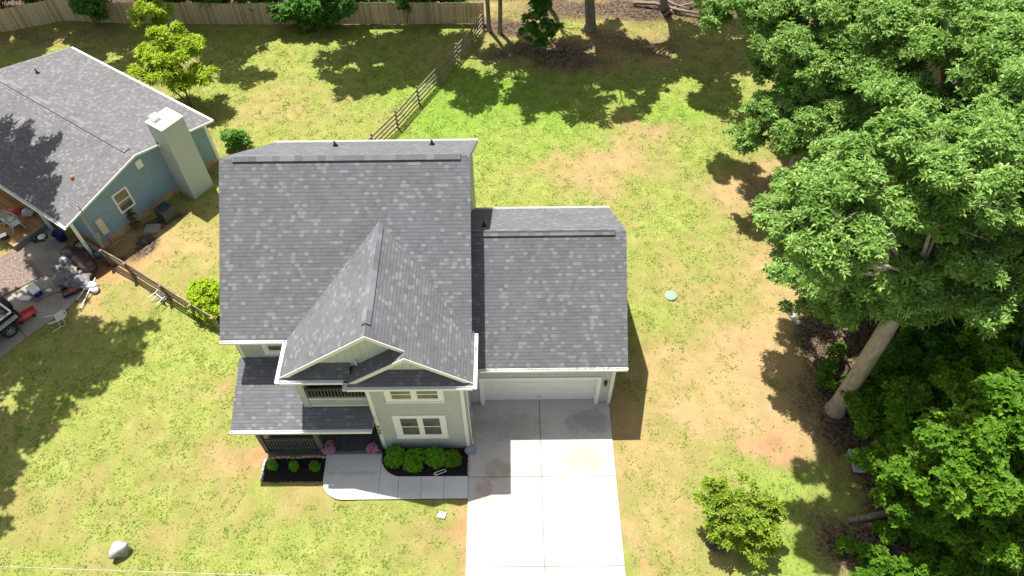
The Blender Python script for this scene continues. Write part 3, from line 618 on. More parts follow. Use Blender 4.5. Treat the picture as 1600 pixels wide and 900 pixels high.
la = MB(); la.box(9.43, 9.55, 2.05, 2.078, 1.68, 2.0); la.box(9.44, 9.54, 1.95, 2.05, 1.72, 1.93); la.extr([(9.425, 1.93, 1.93), (9.555, 1.93, 1.93), (9.49, 1.99, 2.02)], (0, .12, 0)); la.build('wall_lamp', MT['dark'], H)
# windows
def window(xa, xb, za, zb, panes, y, top=None):
    f = MB(); t = .2
    gz0, gz1 = za+.26, zb-.24
    f.box(xa, xb, y-.04, y-.002, za, za+.2); f.box(xa, xb, y-.04, y-.002, zb-.2, zb); f.box(xa, panes[0][0]-.05, y-.04, y-.002, za+.2, zb-.2); f.box(panes[-1][1]+.05, xb, y-.04, y-.002, za+.2, zb-.2)
    f.box(xa-.03, xb+.03, y-.075, y-.041, za-.005, za+.05)
    for (a_, b_), (c_, d_) in zip(panes[:-1], panes[1:]): f.box(b_+.05, c_-.05, y-.04, y-.002, za+.2, zb-.2)
    w_ = f.build('window', MT['white'], H)
    s_ = MB(); g_ = MB()
    for a_, b_ in panes:
        zm = (gz0+gz1)/2
        s_.box(a_-.05, a_, y-.028, y-.002, za+.2, zb-.2); s_.box(b_, b_+.05, y-.028, y-.002, za+.2, zb-.2); s_.box(a_, b_, y-.028, y-.002, za+.2, gz0); s_.box(a_, b_, y-.028, y-.002, gz1, zb-.2); s_.box(a_, b_, y-.03, y-.002, zm-.025, zm+.025)
        g_.box(a_, b_, y-.012, y-.003, gz0, zm-.025); g_.box(a_, b_, y-.02, y-.003, zm+.025, gz1)
    s_.build('sash', MT['white'], w_); g_.build('pane', MT['glass'], w_)
    return w_
window(.73, 2.85, 1.1, 3.02, [(1.02, 1.7), (1.92, 2.6)], 0); window(.69, 2.93, 4.12, 5.28, [(.94, 1.68), (1.92, 2.7)], 0)
window(-4.42, -3.2, 4.05, 5.25, [(-4.2, -3.42)], 2.3)
# house number on the corner board, one digit above the other
for i, dch in enumerate('905'):
    cu = bpy.data.curves.new('number', 'FONT'); cu.body = dch; cu.size = .3; cu.align_x = 'CENTER'; cu.align_y = 'CENTER'; cu.extrude = .006
    to = bpy.data.objects.new('house_number', cu); C.objects.link(to)
    me = bpy.data.meshes.new_from_object(to); bpy.data.objects.remove(to)
    to = bpy.data.objects.new('house_number', me); C.objects.link(to); me.materials.append(MT['dark'])
    to.parent = H; to.location = (.065, -6.034, 2.08-i*.27); to.rotation_euler = (R(90), 0, 0)
# porch: roof, floor, posts, railings, door
pz, py0 = 2.838, -.486; ps = (3.8-2.838)/(2.3+.486)
roofpart('porch_roof', [[(-5.608, py0, pz), (-.005, py0, pz), (-.005, .34, pz+ps*(.34-py0)), (-2.78, .34, pz+ps*(.34-py0)), (-2.78, 2.295, 3.8), (-5.56, 2.295, 3.8)]], t=.12)
gutter((-5.608, py0, pz-.02), (-.03, py0, pz-.02), (0, -1, 0))
MB().box(-5.35, -.01, -.3, 2.29, 2.6, 2.66).build('soffit', MT['soffit'], H)
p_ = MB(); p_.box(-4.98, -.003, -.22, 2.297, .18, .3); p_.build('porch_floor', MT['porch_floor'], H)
p_ = MB(); p_.box(-4.95, -.01, -.2, -.16, 0, .178); p_.box(-4.95, -4.91, -.16, 2.29, 0, .178); p_.build('porch_skirt', MT['sage_dark'], H)
p_ = MB(); p_.box(-2.42, -.03, -.255, -.222, .06, .29); p_.build('porch_step', MT['sage_dark'], H)
for px_ in (-4.9, -2.55): MB().box(px_-.09, px_+.09, -.2, -.02, .301, 2.598).build('porch_post', MT['sage_dark'], H)
def railing(name, a_, b_, z0, z1, n_, mat, w=.045):
    m_ = MB(); a_ = Vector(a_); b_ = Vector(b_); z = Vector((0, 0, 1))
    m_.obox(a_+z*z1, b_+z*z1, .08, .05); m_.obox(a_+z*z0, b_+z*z0, .05, .05)
    for i in range(n_):
        c_ = a_+(b_-a_)*((i+.5)/n_); m_.obox(c_+z*(z0+.026), c_+z*(z1-.026), w, w, upv=(0, 1, 0))
    return m_.build(name, mat, H)
railing('porch_railing', (-4.8, -.11, 0), (-2.65, -.11, 0), .42, 1.22, 17, MT['sage_dark'])
railing('porch_railing', (-4.9, 0, 0), (-4.9, 2.28, 0), .42, 1.22, 17, MT['sage_dark'])
dd = MB(); dd.box(-1.9, -.9, 2.24, 2.297, .302, 2.4); fd = dd.build('front_door', MT['sage_dark'], H)
MB().lathe([(0, 0), (.035, 0), (.035, .05), (0, .06)], (-1.02, 2.24, 1.3), 10, axis=(0, -1, 0)).build('handle', MT['alu'], fd)
# balcony
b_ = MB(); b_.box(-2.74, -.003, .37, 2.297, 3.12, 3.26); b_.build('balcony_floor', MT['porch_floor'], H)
b_ = MB(); b_.box(-2.46, -.004, .37, .45, 3.262, 3.72); b_.box(-2.735, -2.66, .6, 2.29, 3.262, 3.72); b_.build('balcony_panel', MT['sage'], H)
b_ = MB(); b_.box(-2.46, -.004, .345, .475, 3.722, 3.79); b_.box(-2.46, -.004, .345, .3685, 3.16, 3.26); b_.box(-2.76, -2.64, .6, 2.29, 3.722, 3.79); b_.build('balcony_trim', MT['cream'], H)
railing('balcony_railing', (-2.46, .41, 0), (-.01, .41, 0), 3.86, 4.42, 19, MT['sage_dark']); railing('balcony_railing', (-2.7, .62, 0), (-2.7, 2.28, 0), 3.86, 4.42, 12, MT['sage_dark'])
MB().box(-2.75, -2.47, .34, .59, 3.1, 5.289).build('balcony_post', MT['sage'], H)
MB().box(-2.2, -1.2, 2.25, 2.297, 3.262, 5.2).build('balcony_door', MT['glass'], H)
# pipes through the roofs
def pipe(x, y, z, pitch, h_=.26):
    m_ = MB(); m_.tube([(x, y, z-.2), (x, y, z+h_)], .045, 10); m_.lathe([(.13, -.02), (.06, .1), (.05, .12)], (x, y, z), 12); m_.build('vent_pipe', MT['dark'], H)
for x, y in ((-2.25, 11.3), (2.05, 11.4)): pipe(x, y, RZ-(y-RY)*.7314, .73)
pipe(4.42, 7.1, GRZ-(7.1-GRY)*.728, .73, .3)
pv = MB(); pv.tube([(-.25, .66, 5.75), (-.25, .66, 6.06)], .035, 8); pv.build('vent_pipe', MT['white'], H)
# downspouts
ds = MB(); ds.tube([(3.76, .3, 5.3), (3.76, .3, .25), (3.8, .1, .12)], .04, 6); ds.build('downspout', MT['cream'], H)
MB().box(3.755, 3.83, .9, 1.15, .5, 1.5).build('meter_box', MT['grey_metal'], H)
# a splash block, planter things by the house
sb = MB(); sb.blob((3.72, -.12, .13), (.24, .17, .12), 5, .2, 14, 8, pw=.6); sb.box(3.55, 3.95, -.32, -.26, .04, .12)
tag(sb.build('splash_block', MT['found']), 'grey splash block at the foot of the downspout between bed and driveway', 'splash block')
fr = MB()
for a_, b_ in (((2.24, -1.14), (2.66, -.98)), ((2.30, -1.24), (2.72, -1.08)), ((2.24, -1.14), (2.30, -1.24)), ((2.66, -.98), (2.72, -1.08))): fr.obox((*a_, .07), (*b_, .07), .025, .02)
fr.obox((2.24, -1.14, .07), (2.2, -1.22, .03), .02, .02); fr.obox((2.3, -1.24, .07), (2.27, -1.29, .03), .02, .02)
tag(fr.build('wire_frame', MT['white']), 'small white wire frame lying on the black mulch', 'frame')

# ------------------------------------------------------------------ foliage
def leaf_cloud(lobes, dens, L, Wd, per, seed, style='tuft', squash=.8, droop=0.0, core=.55, lump=.35, clump=False):
    "many leaf faces spread through uneven lobes; returns vertices and quads"
    rg = np.random.RandomState(seed); V = []
    if clump:
        sub = []
        for (cx, cy_, cz, r) in lobes:
            m_ = max(5, int(5.2*r))
            for k in range(m_):
                a = 6.283*(k+rg.rand()*.8)/m_*1.618; e = rg.uniform(-.35, 1.2); q = r*rg.uniform(.5, 1.05); s_ = r*rg.uniform(.2, .44)
                sub.append((cx+q*math.cos(a)*math.cos(e), cy_+q*math.sin(a)*math.cos(e), cz+q*math.sin(e)*squash, s_))
            sub.append((cx, cy_, cz-r*.2, r*.42))
        lobes = sub; squash = .62
    for (cx, cy_, cz, r) in lobes:
        n = max(6, int(dens*4*math.pi*r*r))
        d = rg.normal(size=(n, 3)); d[:, 2] = d[:, 2]+(.55 if clump else .25); d /= np.linalg.norm(d, axis=1)[:, None]
        w = rg.normal(size=(5, 3))*2.6; ph = rg.rand(5)*6.3
        lm = 1+lump*np.sin(d @ w.T+ph).sum(1)/2.2
        rad = r*lm*(core+(1.04-core)*rg.rand(n)**.55)
        P = np.stack([cx+d[:, 0]*rad, cy_+d[:, 1]*rad, cz+d[:, 2]*rad*squash], 1)
        ax = d*.75+np.array([-.12, .15, 1.0-droop])+rg.normal(size=(n, 3))*.35; ax /= np.linalg.norm(ax, axis=1)[:, None]
        t = np.cross(ax, rg.normal(size=(n, 3))); t /= np.linalg.norm(t, axis=1)[:, None]; bt = np.cross(ax, t)
        for k in range(per):
            a = 2*math.pi*k/per+rg.rand(n)*.9; el = rg.uniform(.15, .75, n)
            o = (t*np.cos(a)[:, None]+bt*np.sin(a)[:, None])
            dr = o*np.cos(el)[:, None]+ax*np.sin(el)[:, None]; dr[:, 2] -= droop*.5
            dr /= np.linalg.norm(dr, axis=1)[:, None]
            sd = np.cross(dr, ax); sd /= np.linalg.norm(sd, axis=1)[:, None]+1e-6; nm = np.cross(sd, dr)
            l = (L*rg.uniform(.65, 1.25, n))[:, None]; w_ = (Wd*rg.uniform(.7, 1.2, n))[:, None]
            st = P+dr*l*.08
            p0 = st; p1 = st+dr*l*.55+sd*w_*.5+nm*l*.07; p2 = st+dr*l-nm*l*(.1+.1*rg.rand(n))[:, None]; p3 = st+dr*l*.55-sd*w_*.5+nm*l*.07
            V.append(np.stack([p0, p1, p2, p3], 1).reshape(-1, 3))
    co = np.concatenate(V); return co, np.arange(len(co)).reshape(-1, 4)
def frond_cloud(lobes, dens, L, Wd, seed, squash=.85):
    "drooping compound fronds, four joined pieces each with leaflets"
    rg = np.random.RandomState(seed); V = []
    for (cx, cy_, cz, r) in lobes:
        n = max(8, int(dens*4*math.pi*r*r)); d = rg.normal(size=(n, 3)); d[:, 2] = abs(d[:, 2])*.8-.15; d /= np.linalg.norm(d, axis=1)[:, None]
        P = np.array([cx, cy_, cz])+d*np.array([1, 1, squash])*(r*rg.uniform(.2, .8, n))[:, None]
        out = d*np.array([1, 1, .2])+rg.normal(size=(n, 3))*.35; out[:, 2] = abs(out[:, 2])*.6+.15; out /= np.linalg.norm(out, axis=1)[:, None]
        sd = np.cross(out, [0, 0, 1.0]); sd /= np.linalg.norm(sd, axis=1)[:, None]; l = (L*rg.uniform(.7, 1.3, n))[:, None]
        K = 9
        for k in range(K):
            t = (k+.5)/K; c0 = P+out*l*t+np.array([0, 0, -1.0])*l*(t*t*.5)
            for sg in (-1, 1):
                ln = Wd*(1-.5*abs(t-.45)); tip = c0+sd*sg*ln+out*l*.09-np.array([0, 0, 1.0])*ln*.35
                wv = out*l*.055
                V.append(np.stack([c0, (c0+tip)/2+wv, tip, (c0+tip)/2-wv*.8], 1).reshape(-1, 3))
    co = np.concatenate(V); return co, np.arange(len(co)).reshape(-1, 4)
def add_leaves(name, co, f, mat, parent):
    off = np.array(parent.location) if parent is not None else 0
    o = bpy.data.objects.new(name, fast_mesh(name, co-off, f, mat)); C.objects.link(o); o.parent = parent; return o
def limbs(b_, base, fork, lobes, r0, seed, twigs=4, wig=.35):
    "limbs from the fork up into each lobe, twigs inside it"
    rg = random.Random(seed); fork = Vector(fork)
    for (x, y, z, r) in lobes:
        c_ = Vector((x, y, z)); d_ = c_-fork; m_ = fork+d_*.5+Vector((rg.uniform(-wig, wig), rg.uniform(-wig, wig), rg.uniform(0, wig)))*d_.length*.25
        m1 = fork+(m_-fork)*.5+Vector((0, 0, d_.length*.05))
        b_.tube([fork, m1, m_, c_+Vector((0, 0, -r*.2))], [r0*.42, r0*.33, r0*.24, r0*.1], 7)
        for _ in range(twigs):
            e_ = c_+Vector((rg.gauss(0, 1), rg.gauss(0, 1), rg.gauss(.2, .7))).normalized()*r*.95
            s_ = m_+(c_-m_)*rg.uniform(.4, 1); b_.tube([s_, (s_+e_)/2+Vector((0, 0, .12*r)), e_], [r0*.13, r0*.09, r0*.03], 5)
def tree(name, base, path, radii, lobes, leaf, bark, label, cat='tree', seed=1, dens=16, L=.22, Wd=.085, per=7, group=None, fork=None, limb_r=None, extra=None, twigs=4, frond=False, **kw):
    t = thing(name, base, label, cat, 0, group); b_ = MB()
    b_.tube([base]+list(path), radii, 12)
    fk = fork if fork is not None else path[-1]
    limbs(b_, base, fk, lobes, limb_r or radii[-1], seed, twigs)
    if extra:
        for pts, rad in extra: b_.tube(pts, rad, 9)
    b_.build('trunk', MT[bark], t)
    co, f = (frond_cloud(lobes, dens, L, Wd, seed) if frond else leaf_cloud(lobes, dens, L, Wd, per, seed, clump=True, **kw))
    add_leaves('crown', co, f, MT[leaf], t)
    return t
OA = [(18.55, 1.05, 9.8, 1.15), (19.61, 1.78, 10.0, 1.1), (19.04, 0.82, 9.2, 0.8), (14.89, -0.12, 12.3, 1.2), (15.23, 1.09, 12.8, 1.3), (14.66, 1.07, 11.8, 1.0), (16.09, 1.22, 13.2, 1.3), (15.59, 0.16, 12.4, 1.2), (16.82, 3.57, 12.5, 1.2), (15.64, 3.02, 12.2, 1.0), (16.7, 6.24, 7.5, 1.3), (16.81, 4.42, 6.5, 1.2), (17.58, 5.21, 7.5, 1.5), (18.24, 3.37, 7.0, 1.4), (17.82, 8.15, 7.0, 1.1), (19.06, 9.28, 7.0, 1.2), (19.04, 3.19, 6.0, 1.2), (17.91, 4.32, 4.5, 1.0), (18.22, 3.26, 5.5, 1.0), (19.0, 3.9, 13.0, 1.7), (18.93, 2.08, 13.5, 1.8), (20.72, 3.57, 13.0, 1.7), (19.39, 2.2, 12.1, 1.6), (21.11, 2.7, 11.7, 1.6), (18.87, 2.88, 12.0, 1.4), (20.7, 2.1, 10.4, 1.5), (19.84, 2.3, 10.2, 1.4), (20.5, 4.09, 8.0, 1.6), (19.97, 3.04, 7.0, 1.4), (21.28, 2.26, 8.0, 1.7), (22.42, 1.75, 9.0, 1.8), (23.5, 3.2, 11, 2.0), (18.87, 1.2, 8.7, 0.95), (19.94, 2.03, 8.8, 1.1), (18.77, 2.22, 8.2, 1.0), (18.1, 2.64, 8.5, 1.1), (20.53, 1.39, 8.4, 1.1), (19.41, 1.02, 8.1, 0.7), (21.54, 1.76, 9.0, 1.2)]
tree('oak_tree', (19.75, 1.65, -.1), [(19.74, 1.64, .15), (19.72, 1.62, .6), (19.6, 1.55, 3), (19.45, 1.5, 6), (19.5, 1.7, 8), (19.6, 2.0, 9.5)], [.48, .42, .38, .34, .33, .31, .24], OA, 'oak', 'bark',
     'large oak with a thick pale bare trunk leaning over leaf litter', seed=11, dens=27, limb_r=.25, fork=(19.55, 1.85, 8.6))
OC = [(16.17, 19.8, 8.0, 1.5), (17.37, 18.2, 9.0, 1.6), (18.0, 17.06, 8.0, 1.5), (19.08, 17.63, 9.0, 2.0), (18.24, 17.1, 6.5, 1.2), (18.86, 14.84, 8.5, 1.8), (20.25, 15.81, 9.5, 2.0), (20.28, 14.07, 8.0, 1.9), (18.78, 14.61, 6.5, 1.4), (17.83, 14.66, 5.5, 1.2), (17.15, 13.95, 4.5, 1.0), (19.37, 12.67, 6.0, 1.5), (20.39, 12.15, 7.0, 1.8), (21.5, 13.85, 8.5, 2.0), (21.73, 15.52, 10.0, 2.2), (22.03, 11.54, 7.5, 2.0), (22, 18.5, 9, 2.3), (20, 20.5, 9, 2)]
tree('oak_tree', (20.9, 15.6, -.1), [(20.9, 15.5, 2), (20.7, 15.4, 4.5), (20.6, 15.4, 6.3)], [.5, .4, .35, .3], OC, 'oak', 'bark_dark',
     'broad oak at the upper end of the wood, reaching out over the back lawn', seed=12, dens=27, limb_r=.26)
OB = [(22.22, 13.06, 11.0, 2.0), (21.95, 10.99, 10.0, 2.2), (22.19, 9.62, 7.0, 1.9), (23.0, 11.2, 12.5, 1.8), (25.2, 10.4, 13.0, 2.0), (23.65, 8.15, 13.0, 2.2), (22.74, 5.34, 12.5, 2.2), (22.76, 9.6, 9.0, 1.6), (24.2, 4.42, 9.0, 2.0), (27, 9, 12, 2.6), (27.5, 14, 12, 2.4), (25.5, 7, 11, 2.3), (28, 5.5, 11, 2.5)]
tree('oak_tree', (27.2, 13.0, -.1), [(27.0, 12.8, 3), (26.87, 12.5, 6.6), (26.85, 12.0, 8.4), (26.4, 11, 10)], [.62, .5, .46, .34, .22], OB, 'oak', 'bark_dark',
     'tall oak deep in the wood whose forked rough limbs show through gaps in its crown', seed=13, dens=26, limb_r=.22, fork=(26.4, 11.0, 9.8),
     extra=[([(26.87, 12.5, 6.4), (26.2, 13.0, 7.8), (25.4, 13.35, 9.2), (25.0, 13.4, 10.5)], [.36, .26, .2, .1]), ([(26.3, 13.3, 0), (26.14, 13.22, 6), (24.55, 13.35, 9.5), (23.16, 13.46, 12.5)], [.3, .26, .2, .12])])
U1 = [(20.16, 0.13, 2.0, 0.8), (19.81, -1.54, 2.0, 0.9), (20.4, 2.01, 1.6, 0.6), (20.22, -3.04, 1.8, 1.0), (20.71, -3.87, 2.0, 1.0), (21.3, 1.53, 2.4, 1.0), (20.65, 0.46, 2.2, 1.2), (20.6, 1.5, 2.0, 0.8), (20.47, -1.38, 2.5, 1.4), (21.27, -0.79, 4.0, 1.7), (21.18, -2.38, 3.5, 1.5), (20.3, -2.5, 1.8, 1.0)]
U2 = [(21.61, -4.37, 2.0, 1.0), (22.71, -5.2, 2.0, 1.1), (23.3, -5.31, 3.0, 1.3), (21.31, -3.32, 4.5, 1.6), (22.82, -0.54, 5.0, 1.9), (22.03, -2.58, 5.0, 1.9), (23.05, -2.11, 6.0, 2.0), (22.79, -4.01, 5.0, 1.9), (21.99, -3.74, 3.2, 1.4), (21.5, -3.4, 2.0, 1.1), (22.98, -4.67, 2.8, 1.3), (24.02, 0.21, 6.0, 1.8), (25, -2.5, 6.2, 2.2)]
U3 = [(22.16, 2.7, 3.5, 1.5), (23.03, 1.63, 4.2, 1.6), (24.41, 2.29, 5.0, 1.9), (21.57, 2.08, 2.5, 1.1), (22.97, 3.28, 4.5, 1.6), (22.6, 4.6, 3.5, 1.6), (21.6, 6.2, 2.4, 1.4), (23.5, 6.5, 4.2, 1.9)]
tree('maple_sapling', (21.2, -.9, -.1), [(21.2, -.9, 1.0), (21.1, -.9, 1.8)], [.09, .07, .06], U1, 'maple', 'bark_dark', 'low bushy maple with bright green and yellowish leaves nearest the bare oak trunk', 'tree', 21, 26, .19, .13, 6)
tree('maple_tree', (22.9, -2.3, -.1), [(22.9, -2.3, 1.5), (22.8, -2.2, 3)], [.14, .11, .09], U2, 'maple', 'bark_dark', 'bright green maple at the bottom corner of the wood', 'tree', 22, 24, .2, .14, 6)
tree('shade_tree', (22.9, 3.4, -.1), [(22.9, 3.4, 1.2), (22.9, 3.3, 2.4)], [.13, .1, .08], U3, 'deep', 'bark_dark', 'dark green understorey tree in the shade behind the bare oak trunk', 'tree', 23, 20, .2, .14, 6)
# deeper wood so no bare ground shows to the side
for i, (x, y, hgt, r_) in enumerate([(30, -1, 8, 3.0), (31, 9, 9, 3.2), (29, 18.5, 9, 2.8), (25, 21.5, 8, 2.8), (33, 17, 10, 3), (30, 25, 9, 3), (24, 27.5, 9, 2.8), (28, 3, 7, 2.5), (29.5, 31, 9, 3)]):
    rg_ = random.Random(100+i); lb = [(x+rg_.uniform(-2, 2), y+rg_.uniform(-2, 2), hgt+rg_.uniform(-2.5, 2), r_*rg_.uniform(.6, .9)) for _ in range(7)]
    tree('forest_tree', (x, y, -.1), [(x, y, hgt*.35), (x+.1, y, hgt*.6)], [.3, .24, .18], lb, 'oak' if i % 2 else 'deep', 'bark_dark', 'leafy tree in the depth of the wood behind the oaks', 'tree', 50+i, 11, .32, .17, 6, 'trees in the depth of the wood', twigs=2)
# understorey beneath the oaks
for i, (x, y) in enumerate([(23.5, 9.5), (24.5, 14.5), (22.8, 16.8), (26, 5.5), (25.5, 18), (22.3, 20.5), (27, -.5)]):
    rg_ = random.Random(200+i); lb = [(x+rg_.uniform(-1, 1), y+rg_.uniform(-1, 1), rg_.uniform(.8, 2.6), rg_.uniform(.8, 1.3)) for _ in range(5)]
    tree('understorey_bush', (x, y, -.1), [(x, y, .5), (x, y, 1.0)], [.06, .05, .04], lb, 'deep', 'twig', 'dark green bush growing under the oaks', 'bush', 60+i, 13, .24, .15, 6, 'bushes under the oaks', twigs=1)
for i, (x, y, r_) in enumerate([(20.9, -5.2, .55), (22.0, -5.6, .7), (23.3, -5.7, .8), (24.6, -5.4, .9), (20.0, -5.9, .5), (21.6, -4.6, .45), (20.6, 2.4, .6), (20.9, 1.3, .6), (20.3, -4.1, .4), (19.4, -5.1, .45), (21.3, -4.1, .5), (22.4, -4.9, .6), (18.6, -4.4, .35), (19.0, -5.9, .5)]):
    rg_ = random.Random(700+i); lb = [(x+rg_.uniform(-.4, .4), y+rg_.uniform(-.3, .3), rg_.uniform(.2, .6), r_*rg_.uniform(.6, 1)) for _ in range(4)]
    tree('undergrowth', (x, y, -.05), [(x, y, .15)], [.02, .015], lb, 'maple', 'twig', 'low green undergrowth at the edge of the leaf litter', 'plant', 710+i, 22, .17, .1, 5, 'low undergrowth at the wood edge', twigs=1)
# seedlings near the trunk
for (x, y, z, r_), lab in zip([(19.75, 3.5, .55, .42), (19.5, 2.85, .4, .34), (20.3, 4.3, .6, .36)], ['small green seedling in the litter just above the bare oak trunk base, middle one', 'lowest green seedling in the litter beside the bare oak trunk base', 'topmost small seedling beside the bare oak trunk']):
    tree('seedling', (x, y, -.03), [(x, y, .25)], [.015, .01], [(x, y, z, r_)], 'maple', 'twig', lab, 'plant', int(x*100), 26, .2, .12, 5, twigs=2)
SR = [(13.0, -3.4, 1.9, .55), (14.6, -3.4, 2.1, .6), (13.9, -4.0, 1.9, .6), (14.7, -4.5, 1.3, .5), (13.5, -4.4, 1.2, .5), (15.4, -3.9, 1.6, .5), (13.23, -2.95, 2.2, .62), (14.19, -3.1, 2.3, .68), (15.02, -3.57, 2.0, .6), (13.36, -3.89, 1.6, .6), (14.33, -4.11, 1.7, .6), (15.25, -4.33, 1.4, .5), (14.1, -4.55, 1.0, .5), (14.89, -4.85, 1.0, .45), (13.7, -3.5, 2.0, .5)]
tree('young_tree', (14.3, -4.35, -.05), [(14.3, -4.3, .4), (14.25, -4.1, 1.0)], [.05, .045, .04], SR, 'pale', 'twig', 'loose young tree with pale green leaves standing alone on the dry lawn', 'tree', 31, 25, .19, .09, 6, core=.25)
SL = [(-15.4, 23.9, 3.0, 1.0), (-13.3, 24.0, 3.4, 1.0), (-15.85, 23.0, 2.4, .8), (-12.6, 22.8, 2.2, .85), (-13.85, 22.3, 3.2, 1.0), (-14.23, 24.4, 3.8, 1.0), (-13.5, 22.2, 2.3, .8), (-14.7, 23.0, 3.2, .9)]
tree('sumac_tree', (-14.07, 23.0, -.05), [(-14.1, 23.05, .8), (-14.2, 23.2, 1.6)], [.07, .06, .05], SL, 'lime', 'twig', 'yellow green tree with drooping fronds behind the blue house roof', 'tree', 32, 26, .32, .075, 8, extra=[([(-14.07, 23.0, 0), (-14.9, 23.2, 1.1), (-15.5, 23.4, 2.2)], [.05, .04, .02])])
SL2 = [(-17.5, 29.61, 2.6, .8), (-16.8, 29.5, 2.2, .8), (-18.34, 29.27, 2.0, .7), (-17.28, 29.25, 1.3, .7)]
tree('sumac_tree', (-17.4, 29.4, -.05), [(-17.4, 29.4, .6), (-17.4, 29.45, 1.2)], [.05, .045, .04], SL2, 'lime', 'twig', 'smaller yellow green tree with drooping fronds in front of the plank fence', 'tree', 33, 26, .3, .07, 8)
MS = [(7.51, 28.23, 3.0, .95), (6.95, 28.04, 2.0, .75), (8.1, 27.67, 2.0, .75), (7.53, 27.6, 1.2, .8), (7.58, 27.5, 4.0, .9), (7.5, 27.9, 4.8, .8)]
tree('green_sapling', (7.6, 27.8, -.05), [(7.6, 27.8, .6), (7.55, 27.8, 1.6)], [.06, .055, .05], MS, 'deep', 'twig', 'dense upright deep green sapling on the shaded back lawn', 'tree', 34, 30, .22, .15, 5)
# shrubs
def shrub(name, lobes, leaf, label, seed, dens=60, L=.11, Wd=.07, per=5, cat='shrub', group=None, core=.6, stem=.02, squash=.85, lump=.2):
    x = sum(l[0] for l in lobes)/len(lobes); y = sum(l[1] for l in lobes)/len(lobes)
    t = thing(name, (x, y, 0), label, cat, 0, group); b_ = MB()
    for (lx, ly, lz, lr) in lobes:
        b_.tube([(x, y, -.05), ((x+lx)/2, (y+ly)/2, lz*.5), (lx, ly, lz)], [stem, stem*.8, stem*.4], 6)
        for k in range(3):
            a = k*2.1+lx; b_.tube([(x, y, .02), (lx+math.cos(a)*lr*.6, ly+math.sin(a)*lr*.6, lz)], [stem*.6, stem*.3], 5)
    b_.build('stem', MT['twig'], t)
    co, f = leaf_cloud(lobes, dens, L, Wd, per, seed, core=core, squash=squash, lump=lump); co[:, 2] = np.maximum(co[:, 2], .0)
    add_leaves('foliage', co, f, MT[leaf], t); return t
shrub('fence_shrub', [(-9.6, 8.1, .7, .65), (-9.0, 7.85, .8, .65), (-9.25, 7.3, .6, .65), (-8.75, 6.9, .5, .5), (-9.8, 7.6, .45, .45)], 'lime', 'bright green shrub at the end of the leaning board fence', 41, 34, .17, .1)
shrub('wall_shrub', [(-10.6, 19.3, .55, .6), (-10.1, 19.4, .45, .5)], 'deep', 'dark green shrub on bare soil beyond the blue house chimney', 42, 34, .16, .1)
shrub('dead_shrub', [(-14.35, 12.85, .3, .22), (-14.5, 13.1, .7, .2), (-14.58, 13.2, 1.0, .15)], 'brownleaf', 'dry brown shrub against the blue wall under its window', 43, 60, .12, .05)
for i, (x, y, r_, lab) in enumerate([(-4.58, -.78, .2, 'small round shrub at the outer end of the row in the narrow mulch bed'), (-3.68, -.83, .19, 'small round shrub, middle one of three in the narrow mulch bed'), (-2.79, -.84, .2, 'small round shrub beside the path in the row of three')]):
    shrub('boxwood', [(x, y, .2, r_), (x+.06, y-.06, .16, r_*.7), (x-.05, y+.07, .18, r_*.75)], 'boxwood', lab, 70+i, 260, .055, .035, 5, group='small shrubs in the narrow bed', squash=1.0, lump=.12)
BG = [([(.55, -.48, .42, .36), (.7, -.6, .35, .3), (.45, -.66, .3, .3)], 'boxwood', 'rounded dark green shrub beside the corner board with the house number'),
      ([(1.25, -.6, .38, .33), (1.55, -.55, .4, .3), (1.42, -.9, .28, .3), (1.2, -.85, .25, .25)], 'boxwood', 'wide uneven shrub, second from the path in the bed under the bay windows'),
      ([(2.2, -.5, .42, .36), (2.45, -.6, .38, .3), (2.3, -.7, .32, .3)], 'boxwood', 'round shrub, third from the path in the bed under the bay windows'),
      ([(2.95, -.6, .35, .3), (3.12, -.72, .3, .24), (2.85, -.75, .28, .22)], 'maple', 'yellowish small shrub nearest the driveway under the bay windows')]
for i, (lb, lf_, lab) in enumerate(BG): shrub('hedge_shrub', lb, lf_, lab, 80+i, 130, .085, .055, 5, group='shrubs under the bay windows', squash=.95, lump=.18)
# flower pots
for i, (x, y, lab) in enumerate([(-2.26, -.12, 'pot of pink flowers by the porch railing, left of the path'), (-.41, -.14, 'pot of pink flowers by the numbered corner board, right of the path')]):
    t = thing('flower_pot', (x, y, .05), lab, 'flower pot', 0, 'flower pots at the porch')
    MB().lathe([(0, 0), (.13, 0), (.18, .27), (.19, .3), (.165, .3), (.15, .26), (0, .25)], (x, y, .05), 18).build('pot', MT['found'], t)
    co, f = leaf_cloud([(x, y, .42, .2), (x+.1, y-.07, .38, .14), (x-.11, y-.03, .38, .14), (x+.02, y+.12, .4, .13)], 200, .06, .05, 4, 90+i, core=.7); add_leaves('blossom', co, f, MT['pink'], t)
    co, f = leaf_cloud([(x, y, .37, .17)], 160, .07, .035, 4, 95+i, core=.3); add_leaves('foliage', co, f, MT['deep'], t)

